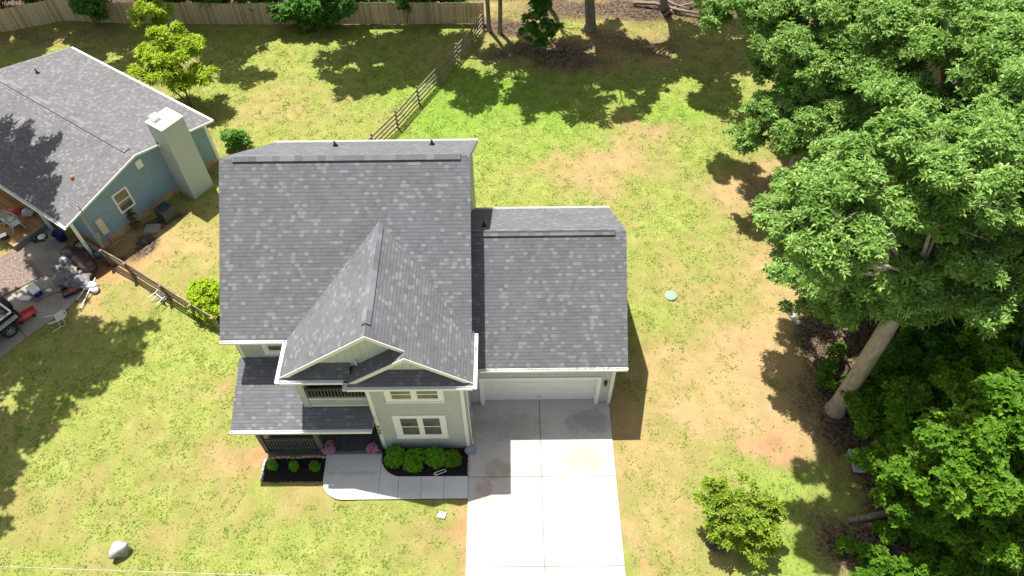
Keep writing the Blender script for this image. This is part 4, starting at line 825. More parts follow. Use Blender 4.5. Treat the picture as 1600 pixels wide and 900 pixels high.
# ------------------------------------------------------------------ trees at the back edge and outside the left of the picture (their shade lies on the lawns)
def big(name, base, hgt, lobes, leaf, label, seed, r0=.3, group=None, dens=7.5, twigs=2, lean=(0, 0)):
    x, y = base
    cx = sum(l[0] for l in lobes)/len(lobes); cy_ = sum(l[1] for l in lobes)/len(lobes)
    return tree(name, (x, y, -.1), [(x, y, .4), (x+(cx-x)*.15, y+(cy_-y)*.15, hgt*.4), (x+(cx-x)*.4, y+(cy_-y)*.4, hgt*.7)], [r0*1.35, r0, r0*.85, r0*.65], lobes, leaf, 'bark_dark', label, 'tree', seed, dens, .34, .19, 6, group, twigs=twigs)
def mk(cx, cy_, cz, n, sp, r_, seed):
    rg_ = random.Random(seed); return [(cx+rg_.uniform(-sp, sp), cy_+rg_.uniform(-sp, sp)*.8, cz+rg_.uniform(-1.5, 1.8), r_*rg_.uniform(.55, .95)) for _ in range(n)]
big('woodland_tree', (11.0, 30.7), 9, mk(9.0, 28.0, 11.5, 15, 4.4, 1.6, 301), 'oak', 'large tree whose bare grey trunk stands alone on the back lawn', 301, .36)
big('woodland_tree', (4.15, 30.6), 9, mk(2.8, 29.6, 11.2, 13, 3.2, 1.6, 302)+[(3.53, 29.0, 3.9, .7), (4.1, 29.3, 3.4, .5)], 'deep', 'slender pale trunk at the corner of the plank fence, left of a similar one', 302, .15)
big('woodland_tree', (4.9, 30.3), 9, mk(5.6, 28.6, 12.5, 9, 2.8, 1.4, 303), 'oak', 'slender pale trunk at the corner of the plank fence, right of a similar one', 303, .15)
big('woodland_tree', (16.2, 33.0), 9, mk(13.2, 29.4, 9.5, 14, 4.0, 1.7, 304), 'oak', 'tree at the top edge above the log pile', 304, .3)
big('woodland_tree', (8.2, 33.5), 8, mk(7.0, 31.2, 9, 11, 3.4, 1.6, 305), 'deep', 'dark trunk at the top edge behind the upright sapling', 305, .2)
for i, (bx_, by_, cx, cy_, cz, n_, sp, r_) in enumerate([(-5.5, 34, -5.8, 30.6, 9.0, 11, 3.6, 1.7), (-1, 35, -2.4, 31.0, 9.5, 8, 2.6, 1.7), (-17, 35, -17.6, 32.7, 9.5, 13, 4.2, 1.8), (-12.5, 35.5, -13.2, 34.2, 8.5, 7, 2.2, 1.7), (-25, 35.5, -26, 32.6, 9, 12, 4.4, 1.8), (-31, 33, -31, 33, 9, 8, 3, 1.9), (21, 35, 19, 31.5, 9, 9, 3.4, 2.0)]):
    big('woodland_tree', (bx_, by_), 8, mk(cx, cy_, cz, int(n_*1.7), sp, r_, 320+i), 'deep' if i % 2 else 'oak', 'tall leafy tree standing beyond the back fence', 320+i, .25, 'trees beyond the back fence', 9)
for i, (bx_, by_, lb) in enumerate([(-23.5, 9.5, [(-17.2, 10.2, 13.5, 1.35), (-18.4, 9.2, 13.0, 1.4), (-18.6, 11.0, 13.6, 1.3), (-19.6, 10.2, 12, 1.5), (-16.7, 9.0, 13.4, 1.0), (-21, 9.5, 11, 1.6), (-20.5, 12, 12, 1.3), (-21.8, 8.2, 10, 1.5), (-20.2, 7.4, 11.0, 1.2), (-20.0, 13.0, 11.5, 1.1), (-20.9, 11.0, 12, 1.1), (-20.4, 9.0, 11.5, .9), (-19.2, 12.4, 12.5, .8), (-20.0, 10.6, 11.8, 1.1), (-21.4, 12.2, 12.0, 1.1), (-20.6, 9.9, 12.3, 1.0), (-15.5, 11.0, 13.2, .9), (-16.2, 8.5, 12.8, .9), (-17.8, 7.9, 12.5, 1.2), (-15.9, 9.8, 13.5, 1.1), (-18.2, 6.4, 12.5, 1.2)]),
                                    (-25.5, 17.5, [(-21.8, 18.3, 12, 1.4), (-22.3, 16.8, 12, 1.3), (-20.9, 17.2, 12, 1.0), (-23.6, 19, 12.5, 1.5), (-23.8, 16.9, 10.5, 1.6), (-24.8, 18.2, 11, 1.6), (-20.3, 16.6, 13, .9), (-20.0, 15.3, 13, .9), (-20.9, 15.0, 12.6, 1.0), (-21.6, 15.6, 12.4, 1.2), (-21.0, 18.6, 13, .9)]),
                                    (-22.5, 2.5, [(-19.6, 5.2, 11, 1.3), (-20.2, 3.6, 11, 1.3), (-18.9, 2.2, 11.5, 1.1), (-20.6, 1.2, 11, 1.4), (-21.6, 4.6, 10, 1.5), (-19.6, -.6, 11, 1.2), (-18.8, 3.8, 12, .9), (-18.5, 5.0, 12, 1.1), (-19.1, 3.0, 12, 1.0), (-18.2, .6, 12, .9)])]):
    big('side_tree', (bx_, by_), 8, [(a_, b_, c_, d_*1.05) for a_, b_, c_, d_ in lb], 'oak', 'tall tree beyond the left edge shading the neighbouring yard', 340+i, .3, 'trees beyond the left edge', 6.5)
# bushes behind the plank fence
for i, (x, y, s_) in enumerate([(-30, 33.2, 1), (-27.3, 33.6, 1.1), (-24, 33.9, 1), (-20.8, 33.6, 1.2), (-17.6, 33.3, 1.1), (-14.2, 33.2, 1.2), (-11, 33.1, 1.1), (-7.8, 33.1, 1.2), (-4.6, 33.1, 1.0), (-1.6, 33.1, 1.0), (1.2, 33.1, .9)]):
    rg_ = random.Random(400+i); lb = [(x+rg_.uniform(-1.3, 1.3), y+rg_.uniform(-.3, .8), rg_.uniform(.9, 2.0)*s_, rg_.uniform(.75, 1.05)*s_) for _ in range(6)]
    shrub('fence_bush', lb, 'deep', 'dark green bush rising behind the plank fence', 410+i, 22, .24, .16, 5, 'bush', 'bushes behind the plank fence', stem=.04)
for i, (lb, lab) in enumerate([([(-22.3, 31.35, 1.7, .75), (-23.2, 31.6, 1.75, .6), (-22.0, 31.3, 1.2, .45)], 'vine hanging over the plank fence left of the yellow green tree'),
                               ([(-8.44, 30.95, 1.8, .85), (-9.55, 30.85, 1.3, .7), (-7.4, 30.9, 1.6, .95), (-6.3, 31.0, 1.1, .7), (-5.3, 31.1, 1.6, .65), (-8.2, 30.75, .6, .6), (-6.9, 30.8, .8, .5)], 'wide vine thicket covering the middle of the plank fence'),
                               ([(-1.56, 31.5, 1.5, .36), (-1.3, 31.4, 1.2, .25)], 'small tuft of vine on the plank fence near its end')]):
    shrub('fence_vine', lb, 'deep', lab, 430+i, 34, .19, .14, 5, 'vine', stem=.03)

# ------------------------------------------------------------------ fences
def privacy(pts, h_=1.62):
    t = thing('plank_fence', (pts[0][0], pts[0][1], 0), 'long weathered plank privacy fence along the back of the yards', 'fence'); rg_ = random.Random(6)
    for (ax_, ay_), (bx_, by_) in zip(pts[:-1], pts[1:]):
        a_ = Vector((ax_, ay_, 0)); b_ = Vector((bx_, by_, 0)); ln = (b_-a_).length; n_ = max(1, round(ln/2.44)); d_ = (b_-a_)/n_; u = d_.normalized(); nr = Vector((u.y, -u.x, 0))
        for k in range(n_):
            p0 = a_+d_*k; m_ = MB(); nb_ = int(d_.length/.145); w = d_.length/nb_; tl = rg_.uniform(-.04, .06)
            for q in range(nb_):
                c0 = p0+u*(q*w+.006); c1 = p0+u*((q+1)*w-.006); hh = h_+rg_.uniform(-.035, .03)+tl; l0 = nr*rg_.uniform(-.012, .012)
                m_.extr([c0+l0, c1+l0, c1+l0+Vector((0, 0, hh-.04)), (c0+c1)/2+l0+Vector((0, 0, hh)), c0+l0+Vector((0, 0, hh-.04))], -nr*.018)
            for z in (.35, h_-.35): m_.obox(p0-nr*.06+Vector((0, 0, z)), p0+d_-nr*.06+Vector((0, 0, z)), .04, .09)
            m_.build('panel', MT['wood_old'], t)
            MB().box(p0.x-.05, p0.x+.05, p0.y+.06, p0.y+.16, -.1, h_-.05).build('post', MT['wood_grey'], t)
privacy([(-33, 29.7), (-29.2, 31.0), (-25.2, 32.35), (-24.2, 32.25), (-20.7, 31.9), (-12, 31.6), (-2.2, 31.45), (3.83, 31.4)])
def rails(name, posts, hgt, label, levels, mat, seed, pr=.06, bw=.13, bt=.035, tilt=0.0, off=.07):
    t = thing(name, (posts[0][0], posts[0][1], 0), label, 'fence'); rg_ = random.Random(seed); P = [Vector((x, y, 0)) for x, y in posts]
    tops = []
    for i, p_ in enumerate(P):
        d_ = (P[min(i+1, len(P)-1)]-P[max(i-1, 0)]).normalized(); sd = Vector((d_.y, -d_.x, 0)); ln = sd*rg_.uniform(-.03, .03)+sd*tilt*rg_.uniform(.6, 1.2)
        MB().tube([p_+Vector((0, 0, -.1)), p_+ln*.5+Vector((0, 0, hgt*.5)), p_+ln+Vector((0, 0, hgt+.12))], [pr*1.1, pr, pr*.95], 8).build('post', MT['wood_dark'], t); tops.append(ln)
    for i in range(len(P)-1):
        d_ = (P[i+1]-P[i]).normalized(); sd = Vector((d_.y, -d_.x, 0))*off
        for z in levels:
            za, zb_ = z+rg_.uniform(-.03, .03), z+rg_.uniform(-.03, .03)
            MB().obox(P[i]+sd+tops[i]*z/hgt+Vector((0, 0, za)), P[i+1]+sd+tops[i+1]*z/hgt+Vector((0, 0, zb_)), bt, bw).build('rail', MT[mat], t)
rails('rail_fence', [(-3.6, 16.8), (-2.4, 18.8), (-1.2, 20.8), (-.07, 23.0), (1.04, 25.1), (2.14, 27.3), (3.05, 29.1), (3.7, 30.9)], 1.15, 'weathered four rail wooden fence dividing the back lawns', (.2, .5, .8, 1.1), 'wood_grey', 7)
rails('board_fence', [(-16.1, 11.1), (-14.95, 10.45), (-13.53, 9.55), (-11.36, 8.15), (-9.6, 7.0), (-8.4, 6.2)], 1.1, 'leaning dark board fence with crooked posts beside the blue house', (.3, .65, 1.02), 'wood_dark', 9, .085, .2, .05, .14, -.08)

# ------------------------------------------------------------------ neighbouring house
B = thing('single_storey_house', NB, 'single storey blue house with a low grey roof and a pale chimney', 'house', .974)
L_, D_, NE, NR = 9.343, 12.3, 2.81, 3.893
def lb(): return MB()
def bl(mb, name, mat, par=None): return mb.build(name, mat, par or B, local=True)
sl = (NR-NE)/(L_/2)
# local frame: x along the gable wall, y along the eaves
bl(lb().slab([(0, 0, NE), (L_/2, 0, NR), (L_/2, D_, NR), (0, D_, NE)], .13, 0, 1).slab([(L_/2, 0, NR), (L_, 0, NE), (L_, D_, NE), (L_/2, D_, NR)], .13, 0, 1), 'roof', [MT['old_roof'], MT['white']])
q = lb()
for sg in (-1, 1):
    w_ = .19; pts = [(L_/2, .55, NR+.05), (L_/2+sg*w_, .55, NR+.05-w_*sl), (L_/2+sg*w_, D_-.4, NR+.05-w_*sl), (L_/2, D_-.4, NR+.05)]
    if sg < 0: pts = pts[::-1]
    q.slab(pts, .025, 0); q.obox((L_/2+sg*w_*.9, .57, NR+.012-w_*sl), (L_/2+sg*w_*.9, D_-.42, NR+.012-w_*sl), .02, .035, mi=1)  # shade under the cap put in as a dark strip
bl(q, 'ridge_vent', [MT['roof_cap'], MT['dark']])
bl(lb().extr([(.95, .3, .42), (9.05, .3, .42), (9.05, .3, 2.75), (L_/2, .3, 3.72), (.95, .3, 2.85)], (0, .15, 0)), 'gable_wall', MT['blue'])
bl(lb().box(.95, 1.1, .45, 12, .42, 2.8).box(8.9, 9.05, .45, 12, .42, 2.72).extr([(.95, 12, .42), (9.05, 12, .42), (9.05, 12, 2.75), (L_/2, 12, 3.72), (.95, 12, 2.85)], (0, .15, 0)), 'side_wall', MT['blue'])
bl(lb().box(.965, 9.035, .315, 12.1, -.1, .42), 'foundation', MT['brick'])
def nrake(a_, b_, y0, y1, name='rake_board', hh=.12):
    bl(lb().extr([(a_[0], y0, a_[1]-.01), (b_[0], y0, b_[1]-.01), (b_[0], y0, b_[1]-hh), (a_[0], y0, a_[1]-hh)], (0, y1-y0, 0)), name, MT['white'])
nrake((0, NE), (L_/2, NR), -.035, -.003); nrake((L_/2, NR), (L_, NE), -.035, -.003); nrake((0, NE), (L_/2, NR), D_+.003, D_+.03); nrake((L_/2, NR), (L_, NE), D_+.003, D_+.03)
g_ = lb(); g_.box(-.03, -.012, .0, D_, NE-.15, NE-.03); g_.box(-.13, -.115, 0, D_, NE-.15, NE-.035); g_.box(-.115, -.03, 0, D_, NE-.15, NE-.138)
for k in range(13): g_.box(-.15, .0, .4+k*.95, .43+k*.95, NE-.035, NE-.018)
bl(g_, 'gutter', MT['white']); g_ = lb(); g_.box(L_+.012, L_+.13, 0, D_, NE-.15, NE-.03); bl(g_, 'gutter', MT['white'])
bl(lb().box(.28, .42, .28, .42, -.05, NE-.14), 'porch_column', MT['white']); bl(lb().box(.28, .42, 3.7, 3.84, -.05, NE-.14), 'porch_column', MT['white']); bl(lb().box(.26, .44, .26, D_-.2, NE-.3, NE-.141), 'porch_beam', MT['white'])
bl(lb().box(8.9, 9.075, .272, .298, .1, 2.75), 'corner_trim', MT['white']); bl(lb().box(6.27, 6.36, .26, .298, .3, 3.25), 'downspout', MT['white']); bl(lb().box(.93, 1.06, .272, .298, .1, 2.85), 'corner_trim', MT['stucco'])
# chimney
CU0, CU1, CV0, CV1 = 6.09, 7.44, -.92, .3; CH = 4.81
ch = bl(lb().box(CU0, CU1, CV0, CV1-.004, -.1, CH), 'chimney', MT['stucco'])
bl(lb().box(CU0-.02, CU1+.02, CV0-.02, CV1+.02, CH+.002, CH+.05), 'cap', MT['white'], ch); bl(lb().box(CU0+.22, CU0+.62, -.15, .2, CH+.052, CH+.3), 'flue', MT['white'], ch)
# window, vent, boxes
w_ = lb()
wa, wb, z0, z1 = 2.69, 3.6, 1.13, 2.43
w_.box(wa, wb, .265, .298, z0, z0+.09); w_.box(wa, wb, .265, .298, z1-.09, z1); w_.box(wa, wa+.09, .265, .298, z0+.09, z1-.09); w_.box(wb-.09, wb, .265, .298, z0+.09, z1-.09); w_.box(wa+.09, wb-.09, .27, .298, 1.75, 1.81)
w_ = bl(w_, 'window', MT['white']); bl(lb().box(wa+.09, wb-.09, .28, .297, z0+.09, 1.75).box(wa+.09, wb-.09, .285, .297, 1.81, z1-.09), 'pane', MT['glass'], w_)
bl(lb().box(4.6, 4.95, .27, .298, 2.78, 3.27), 'gable_vent', MT['white'])
bl(lb().box(1.32, 1.67, .15, .298, .82, 1.86), 'electric_panel', MT['beige']); bl(lb().box(.86, 1.17, .17, .298, .68, 1.22).lathe([(.1, 0), (.1, .05), (.08, .07), (0, .075)], (1.02, .17, .98), 14, axis=(0, -1, 0)), 'electric_meter', MT['grey_metal'])
bl(lb().tube([(1.02, .24, 1.22), (1.02, .24, 2.6), (1.0, -.08, 2.9), (1.0, -.08, 3.5)], .03, 8).tube([(1.5, .25, .82), (1.5, .25, -.05)], .035, 8).tube([(1.5, .1, .0), (1.8, .0, .12), (2.0, -.12, .05)], .025, 8), 'conduit', MT['grey_metal'])
pp = lb(); px_, py_ = 6.3, 10.6; pz_ = NR-(px_-L_/2)*sl; pp.tube([(px_, py_, pz_-.1), (px_, py_, pz_+.3)], .045, 8); pp.lathe([(.14, -.02), (.06, .08)], (px_, py_, pz_), 12); bl(pp, 'vent_pipe', MT['dark'])
pp = lb(); px_, py_ = 2.1, 1.9; pp.lathe([(.1, -.05), (.1, .12), (.06, .18), (0, .2)], (px_, py_, NE+px_*sl), 12); bl(pp, 'roof_cap', plain('terracotta', (.45, .2, .12), .8))
# deck
dk = thing('deck', nb(-.3, 6, 0), 'orange brown wooden deck under the eave of the blue house', 'deck', .974)
d_ = MB(); d_.box(-1.25, 1.2, -1.9, 4.5, .18, .28); d_.build('boards', MT['deck'], dk, local=True)
d_ = MB(); d_.box(-1.3, 1.2, -2.0, -1.905, 0, .32); d_.build('edge_board', MT['edge_board'], dk, local=True)
d_ = MB(); d_.box(-1.3, -1.255, -1.9, 4.5, 0, .29); d_.build('fascia_board', MT['wood_dark'], dk, local=True)

# ------------------------------------------------------------------ yard things by the blue house
def chair(name, loc, rz, label, rx=0, ry=0, group='white plastic chairs'):
    t = thing(name, loc, label, 'chair', rz, group); t.rotation_euler = (rx, ry, rz)
    s_ = MB(); s_.slab([(-.22, -.22, .42), (.22, -.22, .42), (.2, .2, .40), (-.2, .2, .40)], .03); s_.build('seat', MT['plastic'], t, local=True)
    bk = MB()
    for i in range(5):
        x = -.16+i*.08; bk.obox((x, .2, .4), (x*1.15, .3, .8), .045, .02, upv=(0, 1, 0))
    bk.tube([(-.22, .2, .42), (-.25, .28, .74), (-.14, .32, .86), (0, .325, .89), (.14, .32, .86), (.25, .28, .74), (.22, .2, .42)], .025, 7); bk.build('backrest', MT['plastic'], t, local=True)
    for sx in (-1, 1):
        MB().tube([(sx*.24, .27, .66), (sx*.27, .05, .65), (sx*.27, -.18, .63), (sx*.25, -.25, .58)], .024, 7).build('armrest', MT['plastic'], t, local=True)
        MB().tube([(sx*.25, -.25, .6), (sx*.22, -.22, .42), (sx*.27, -.29, 0)], [.022, .028, .022], 7).build('leg', MT['plastic'], t, local=True)
        MB().tube([(sx*.2, .2, .42), (sx*.25, .33, 0)], [.028, .022], 7).build('leg', MT['plastic'], t, local=True)
    return t
chair('plastic_chair', (-20.55, 12.75, .28), 2.3, 'white plastic chair standing on the deck, the one nearer the grey edge board')
chair('plastic_chair', (-20.95, 13.0, .28), 1.2, 'white plastic chair on the deck, tucked behind a second white chair')
chair('plastic_chair', (-16.65, 6.5, .27), 2.2, 'white plastic chair tipped on its side at the slab edge, legs in the air', R(95), 0)
chair('plastic_chair', (-12.0, 7.75, .25), -.6, 'white plastic chair lying on the lawn beside the leaning board fence', R(-80), R(25))
# condenser
t = thing('condenser', (-12.95, 13.65, 0), 'dark air conditioning unit with a round top grille against the blue wall', 'air conditioner', .974)
c_ = MB(); c_.box(-.36, .36, -.36, .36, .04, .78); 
for k in range(9): c_.box(-.37, .37, -.37, .37, .12+k*.07, .135+k*.07)
c_.build('casing', MT['condenser'], t, local=True); MB().lathe([(0, .05), (.1, .05), (.27, .015), (.3, .03), (.32, .0)], (0, 0, .785), 20).build('fan_grille', MT['navy'], t, local=True)
# unit pad
tag(MB().box(-14.0, -13.2, 12.55, 13.15, -.05, .06).build('stone_slab', MT['slab']), 'grey stone slab on the ground beside the dark air conditioning unit', 'slab')
# leather beanbags
for i, (x, y, rx_, ry_, a_, lab) in enumerate([(-16.95, 10.85, .62, .42, -.5, 'dark brown leather cushion lying nearer the spoked car wheel'), (-16.2, 10.3, .72, .46, -.7, 'dark brown leather cushion lying nearer the board fence')]):
    t = thing('leather_cushion', (x, y, 0), lab, 'cushion', a_, 'dark leather cushions')
    MB().blob((0, 0, .34), (rx_, ry_, .34), 20+i, .1, 20, 12, pw=.75).build('cover', MT['leather'], t, local=True)
    MB().tube([(-rx_*.8, 0, .5), (-rx_*.3, 0, .68), (rx_*.3, 0, .68), (rx_*.8, 0, .5)], .015, 6).build('piping', MT['rubber'], t, local=True)
def wheel(name, loc, axis, label, r=.33, w=.2, par=None, group=None):
    t = thing(name, loc, label, 'wheel', 0, group) if par is None else par
    a_ = Vector(axis).normalized(); P = MB().lathe([(r*.62, -w/2), (r*.85, -w/2), (r, -w*.32), (r, w*.32), (r*.85, w/2), (r*.62, w/2), (r*.6, 0), (r*.62, -w/2)], loc, 24, axis=a_)
    rim = MB().lathe([(r*.61, w*.3), (r*.56, w*.42), (r*.52, w*.36)], loc, 24, axis=a_); qd = Vector((0, 0, 1)).rotation_difference(a_)
    for k in range(6):
        d_ = qd @ Vector((math.cos(k*math.pi/3), math.sin(k*math.pi/3), 0)); c0 = Vector(loc)+a_*w*.4; rim.obox(c0+d_*.04, c0+d_*r*.56, r*.2, .03, upv=a_)
    rim.lathe([(r*.16, w*.3), (r*.16, w*.46), (0, w*.47)], loc, 12, axis=a_); bk = MB().lathe([(0, w*.12), (r*.6, w*.12)], loc, 20, axis=a_)
    return t, P, rim, bk
t, P, rim, bk = wheel('car_wheel', (-16.95, 11.55, .16), (.25, -.35, .9), 'black car wheel with a silver six spoke rim leaning on the cushions')
P.build('tyre', MT['rubber'], t); rim.build('rim', MT['alu'], t); bk.build('drum', MT['dark'], t)
tag(MB().lathe([(.18, -.1), (.28, -.1), (.34, -.05), (.34, .05), (.28, .1), (.18, .1), (.17, 0), (.18, -.1)], (-16.35, 11.15, .14), 22, axis=(.3, .3, .9)).build('old_tyre', MT['rubber']), 'bare black tyre lying between the spoked wheel and the porch column', 'tyre')
# tarpaulin heap
tp = MB(); 
for (x, y, z, rx_, ry_, rz_, s_) in [(-17.15, 9.85, .22, .55, .5, .25, 1), (-16.6, 9.35, .28, .7, .5, .28, 2), (-16.1, 9.1, .2, .55, .45, .22, 3), (-17.0, 10.1, .3, .4, .35, .25, 4)]: tp.blob((x, y, z), (rx_, ry_, rz_), s_, .35, 22, 14, pw=.8, freq=3.2)
tag(tp.build('tarpaulin', MT['tarp']), 'crumpled grey tarpaulin heaped over junk on the slab', 'tarpaulin')
for nm, loc, sz, mt_, lab, ct in [('plastic_bag', (-15.55, 8.9, .16), (.32, .24, .18), 'bag', 'white plastic bag at the slab edge beside the aluminium poles', 'bag'), ('plastic_bag', (-15.25, 8.7, .12), (.2, .18, .12), 'bag', 'small crumpled bluish bag on the grass next to the larger white bag', 'bag'),
                                  ('plastic_bag', (-17.2, 10.35, .5), (.22, .16, .14), 'bag', 'white bag lying on top of the grey tarpaulin heap', 'bag'), ('cloth_bundle', (-16.55, 9.75, .5), (.2, .18, .14), 'edging', 'tan cloth bundle on the grey tarpaulin heap', 'cloth'), ('cloth_bundle', (-16.4, 9.55, .5), (.16, .16, .12), 'plastic', 'pale cloth bundle on the heap beside the leather cushions', 'cloth'),
                                  ('grey_sack', (-20.35, 13.7, .48), (.28, .26, .24), 'bag', 'round pale grey sack at the back of the deck', 'sack'), ('toy_heap', (-21.1, 13.95, .42), (.3, .22, .16), 'red', 'red bundle at the back of the deck by the eave', 'bundle'),
                                  ('teal_tub', (-15.75, 10.95, .18), (.22, .2, .2), 'teal', 'teal tub behind the leather cushions near the board fence', 'tub'), ('paper_sheet', (-17.6, 8.75, .04), (.16, .1, .03), 'plastic', 'crumpled white paper on the slab beside the cooler', 'paper'),
                                  ('dark_ball', (-19.5, 12.05, .16), (.17, .17, .16), 'dark', 'dark round pot on the slab beside the deck edge', 'pot'), ('white_cloth', (-18.55, 8.25, .06), (.3, .16, .06), 'plastic', 'white cloth on the slab between the cooler and the jeep', 'cloth'),
                                  ('dark_lump', (13.55, -4.3, .1), (.4, .22, .14), 'dark', 'low dark rounded lump beside the lone young tree', 'bag')]:  # last entry is just a low dark rounded lump on the ground
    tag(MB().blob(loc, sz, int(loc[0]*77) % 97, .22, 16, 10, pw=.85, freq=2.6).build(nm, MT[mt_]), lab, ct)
# poles
for a_, b_, lab in [((-15.3, 9.25, .35), (-15.6, 7.5, .06), 'longer aluminium pole leaning off the slab edge'), ((-15.55, 8.95, .3), (-16.0, 8.0, .06), 'shorter aluminium pole beside the longer one')]:
    p_ = MB(); p_.tube([a_, b_], .028, 8); t = p_.build('metal_pole', MT['alu']); tag(t, lab, 'pole')
    e_ = MB(); d_ = (Vector(b_)-Vector(a_)).normalized(); e_.tube([Vector(b_)-d_*.1, Vector(b_)+d_*.02], .036, 8); e_.build('end_cap', MT['rubber'], t)
# cooler
t = thing('cooler', (-18.15, 8.6, .02), 'blue and white picnic cooler on the slab', 'cooler', .9)
MB().box(-.2, .2, -.32, .32, 0, .3).build('tub', MT['blue_paint'], t, local=True, bevel=.025); MB().box(-.215, .215, -.335, .335, .302, .39).build('lid', MT['plastic'], t, local=True, bevel=.025); MB().box(.201, .206, -.1, .1, .1, .22).build('badge', MT['plastic'], t, local=True); MB().tube([(0, -.34, .25), (.0, -.38, .34), (0, -.36, .42), (0, .36, .42), (0, .38, .34), (0, .34, .25)], .014, 6).build('handle', MT['plastic'], t, local=True)
# red sled
t = thing('red_sled', (-18.1, 7.15, .03), 'faded red plastic toy wagon tray on the slab near the jeep', 'toy', .75)
s_ = MB(); prof = [(-.5, .1, .12), (-.42, .2, .02), (0, .24, 0), (.4, .2, .02), (.52, .1, .14)]
for (xa, wa_, za), (xb, wb_, zb_) in zip(prof[:-1], prof[1:]):
    s_.add([(xa, -wa_, za+.06), (xb, -wb_, zb_+.06), (xb, wb_, zb_+.06), (xa, wa_, za+.06)], [(0, 1, 2, 3)])
    for sg in (-1, 1): s_.add([(xa, sg*wa_, za+.06), (xb, sg*wb_, zb_+.06), (xb, sg*(wb_+.05), zb_+.2), (xa, sg*(wa_+.05), za+.2)], [(0, 1, 2, 3)])
s_.build('tray', MT['red'], t, local=True)
for sx in (-.3, .3):
    for sy in (-.24, .24): MB().lathe([(0, -.03), (.07, -.03), (.07, .03), (0, .03)], (sx, sy, .055), 12, axis=(0, 1, 0)).build('wheel', MT['rubber'], t, local=True)
# hose and metal cart
tag(MB().tube([(-18.9, 8.35, .05), (-18.5, 8.15, .05), (-18.2, 8.2, .05), (-17.95, 8.05, .05), (-17.6, 8.35, .05), (-17.2, 8.62, .05), (-16.8, 8.7, .05), (-16.45, 8.6, .05), (-16.1, 8.55, .05), (-15.8, 8.8, .08), (-15.5, 9.6, .05), (-15.2, 10.2, .05)], .028, 7).build('hose', MT['redhose']), 'red hose snaking over the slab', 'hose')
t = thing('mesh_cart', (-16.35, 8.75, .03), 'black metal mesh cart with red lining on the slab edge', 'cart', .6)
f_ = MB(); 
for a_, b_ in (((-.5, -.28), (.5, -.28)), ((.5, -.28), (.5, .28)), ((.5, .28), (-.5, .28)), ((-.5, .28), (-.5, -.28))): f_.obox((*a_, .1), (*b_, .1), .04, .16)
f_.build('rim', MT['dark'], t, local=True); MB().blob((.1, 0, .08), (.35, .2, .07), 3, .4, 14, 8).build('lining', MT['redhose'], t, local=True)
# kettle grill and bucket
t = thing('kettle_grill', (-18.75, 11.75, .02), 'small round kettle grill on a tripod between the deck and the blue bin', 'grill')
MB().lathe([(0, .42), (.16, .46), (.26, .56), (.3, .68), (.28, .68), (.2, .56), (0, .5)], (-18.75, 11.75, .02), 20).build('bowl', MT['dark'], t); MB().lathe([(0, .7), (.16, .7), (.2, .685)], (-18.75, 11.75, .02), 16).build('ash_plate', MT['plastic'], t)
for k in range(3):
    a_ = k*2.09+.4; MB().tube([(-18.75+.18*math.cos(a_), 11.75+.18*math.sin(a_), .5), (-18.75+.34*math.cos(a_), 11.75+.34*math.sin(a_), .02)], .018, 6).build('leg', MT['alu'], t)
t = thing('blue_bin', (-18.15, 12.15, .02), 'deep blue round bin under the corner of the eave', 'bin')
MB().lathe([(0, 0), (.24, 0), (.3, .5), (.32, .52), (.29, .52), (.25, .1), (0, .08)], (-18.15, 12.15, .02), 20).build('tub', MT['blue_paint'], t); MB().tube([(-18.15, 11.82, .5), (-18.3, 11.7, .6), (-18.55, 11.5, .75)], .016, 6).build('handle', MT['alu'], t)
# garden tools and box on the deck
t = thing('tool_box', (-21.0, 12.05, .28), 'black and silver tool box on the corner of the deck', 'box', .6)
MB().box(-.2, .2, -.14, .14, 0, .2).build('case', MT['dark'], t, local=True, bevel=.015); MB().box(-.19, .19, -.13, .13, .202, .24).build('lid', MT['alu'], t, local=True, bevel=.01)
t = thing('garden_hose_reel', (-21.35, 13.2, .28), 'coiled pale green hose at the left edge of the deck', 'hose'); hp = []
for k in range(60): a_ = k*.45; hp.append((-21.35+(.26+.002*k)*math.cos(a_), 13.2+(.2+.002*k)*math.sin(a_), .32+.003*k))
MB().tube(hp, .03, 6).build('coil', MT['septic'], t)

# ------------------------------------------------------------------ jeep (only its rear is in the picture)
fwd_ = -W; ang = math.atan2(fwd_.y, fwd_.x)
J = thing('jeep', (-19.7, 5.6, .02), 'open black jeep with a spare tyre on its tailgate at the left edge', 'car', ang)
# local x forward, y left; wheelbase 2.4
def jl(mb, name, mat, par=None, bev=0): return mb.build(name, MT[mat], par or J, local=True, bevel=bev)
b_ = MB(); b_.box(-1.75, .9, -.72, .72, .42, .50); b_.box(-1.78, .7, -.76, -.68, .5, 1.05); b_.box(-1.78, .7, .68, .76, .5, 1.05); b_.box(-1.84, -1.76, -.76, .76, .46, 1.05); b_.box(.7, 1.9, -.6, .6, .5, 1.12); b_.box(1.88, 1.95, -.62, .62, .45, 1.1)
jl(b_, 'body', 'black_paint', bev=.02)
jl(MB().box(-1.8, .7, -.77, -.67, 1.052, 1.075).box(-1.8, .7, .67, .77, 1.052, 1.075).box(-1.84, -1.75, -.66, .66, 1.052, 1.075), 'tub_rim', 'alu')
for sy in (-1, 1):
    f_ = MB(); f_.box(-1.85, -.75, sy*.765 if sy > 0 else -1.0, 1.0 if sy > 0 else -.765, .80, .86); f_.box(.8, 1.95, .62 if sy > 0 else -.95, .95 if sy > 0 else -.62, .84, .9); jl(f_, 'fender', 'grey_metal', bev=.015)
    for sx in (-1.2, 1.3):
        tt, P, rim, bk = wheel('wheel', (sx, sy*.86, .37), (0, sy, 0), '', .37, .24, par=J)
        wt = jl(P, 'wheel', 'rubber'); jl(rim, 'rim', 'alu', wt); jl(bk, 'drum', 'dark', wt)
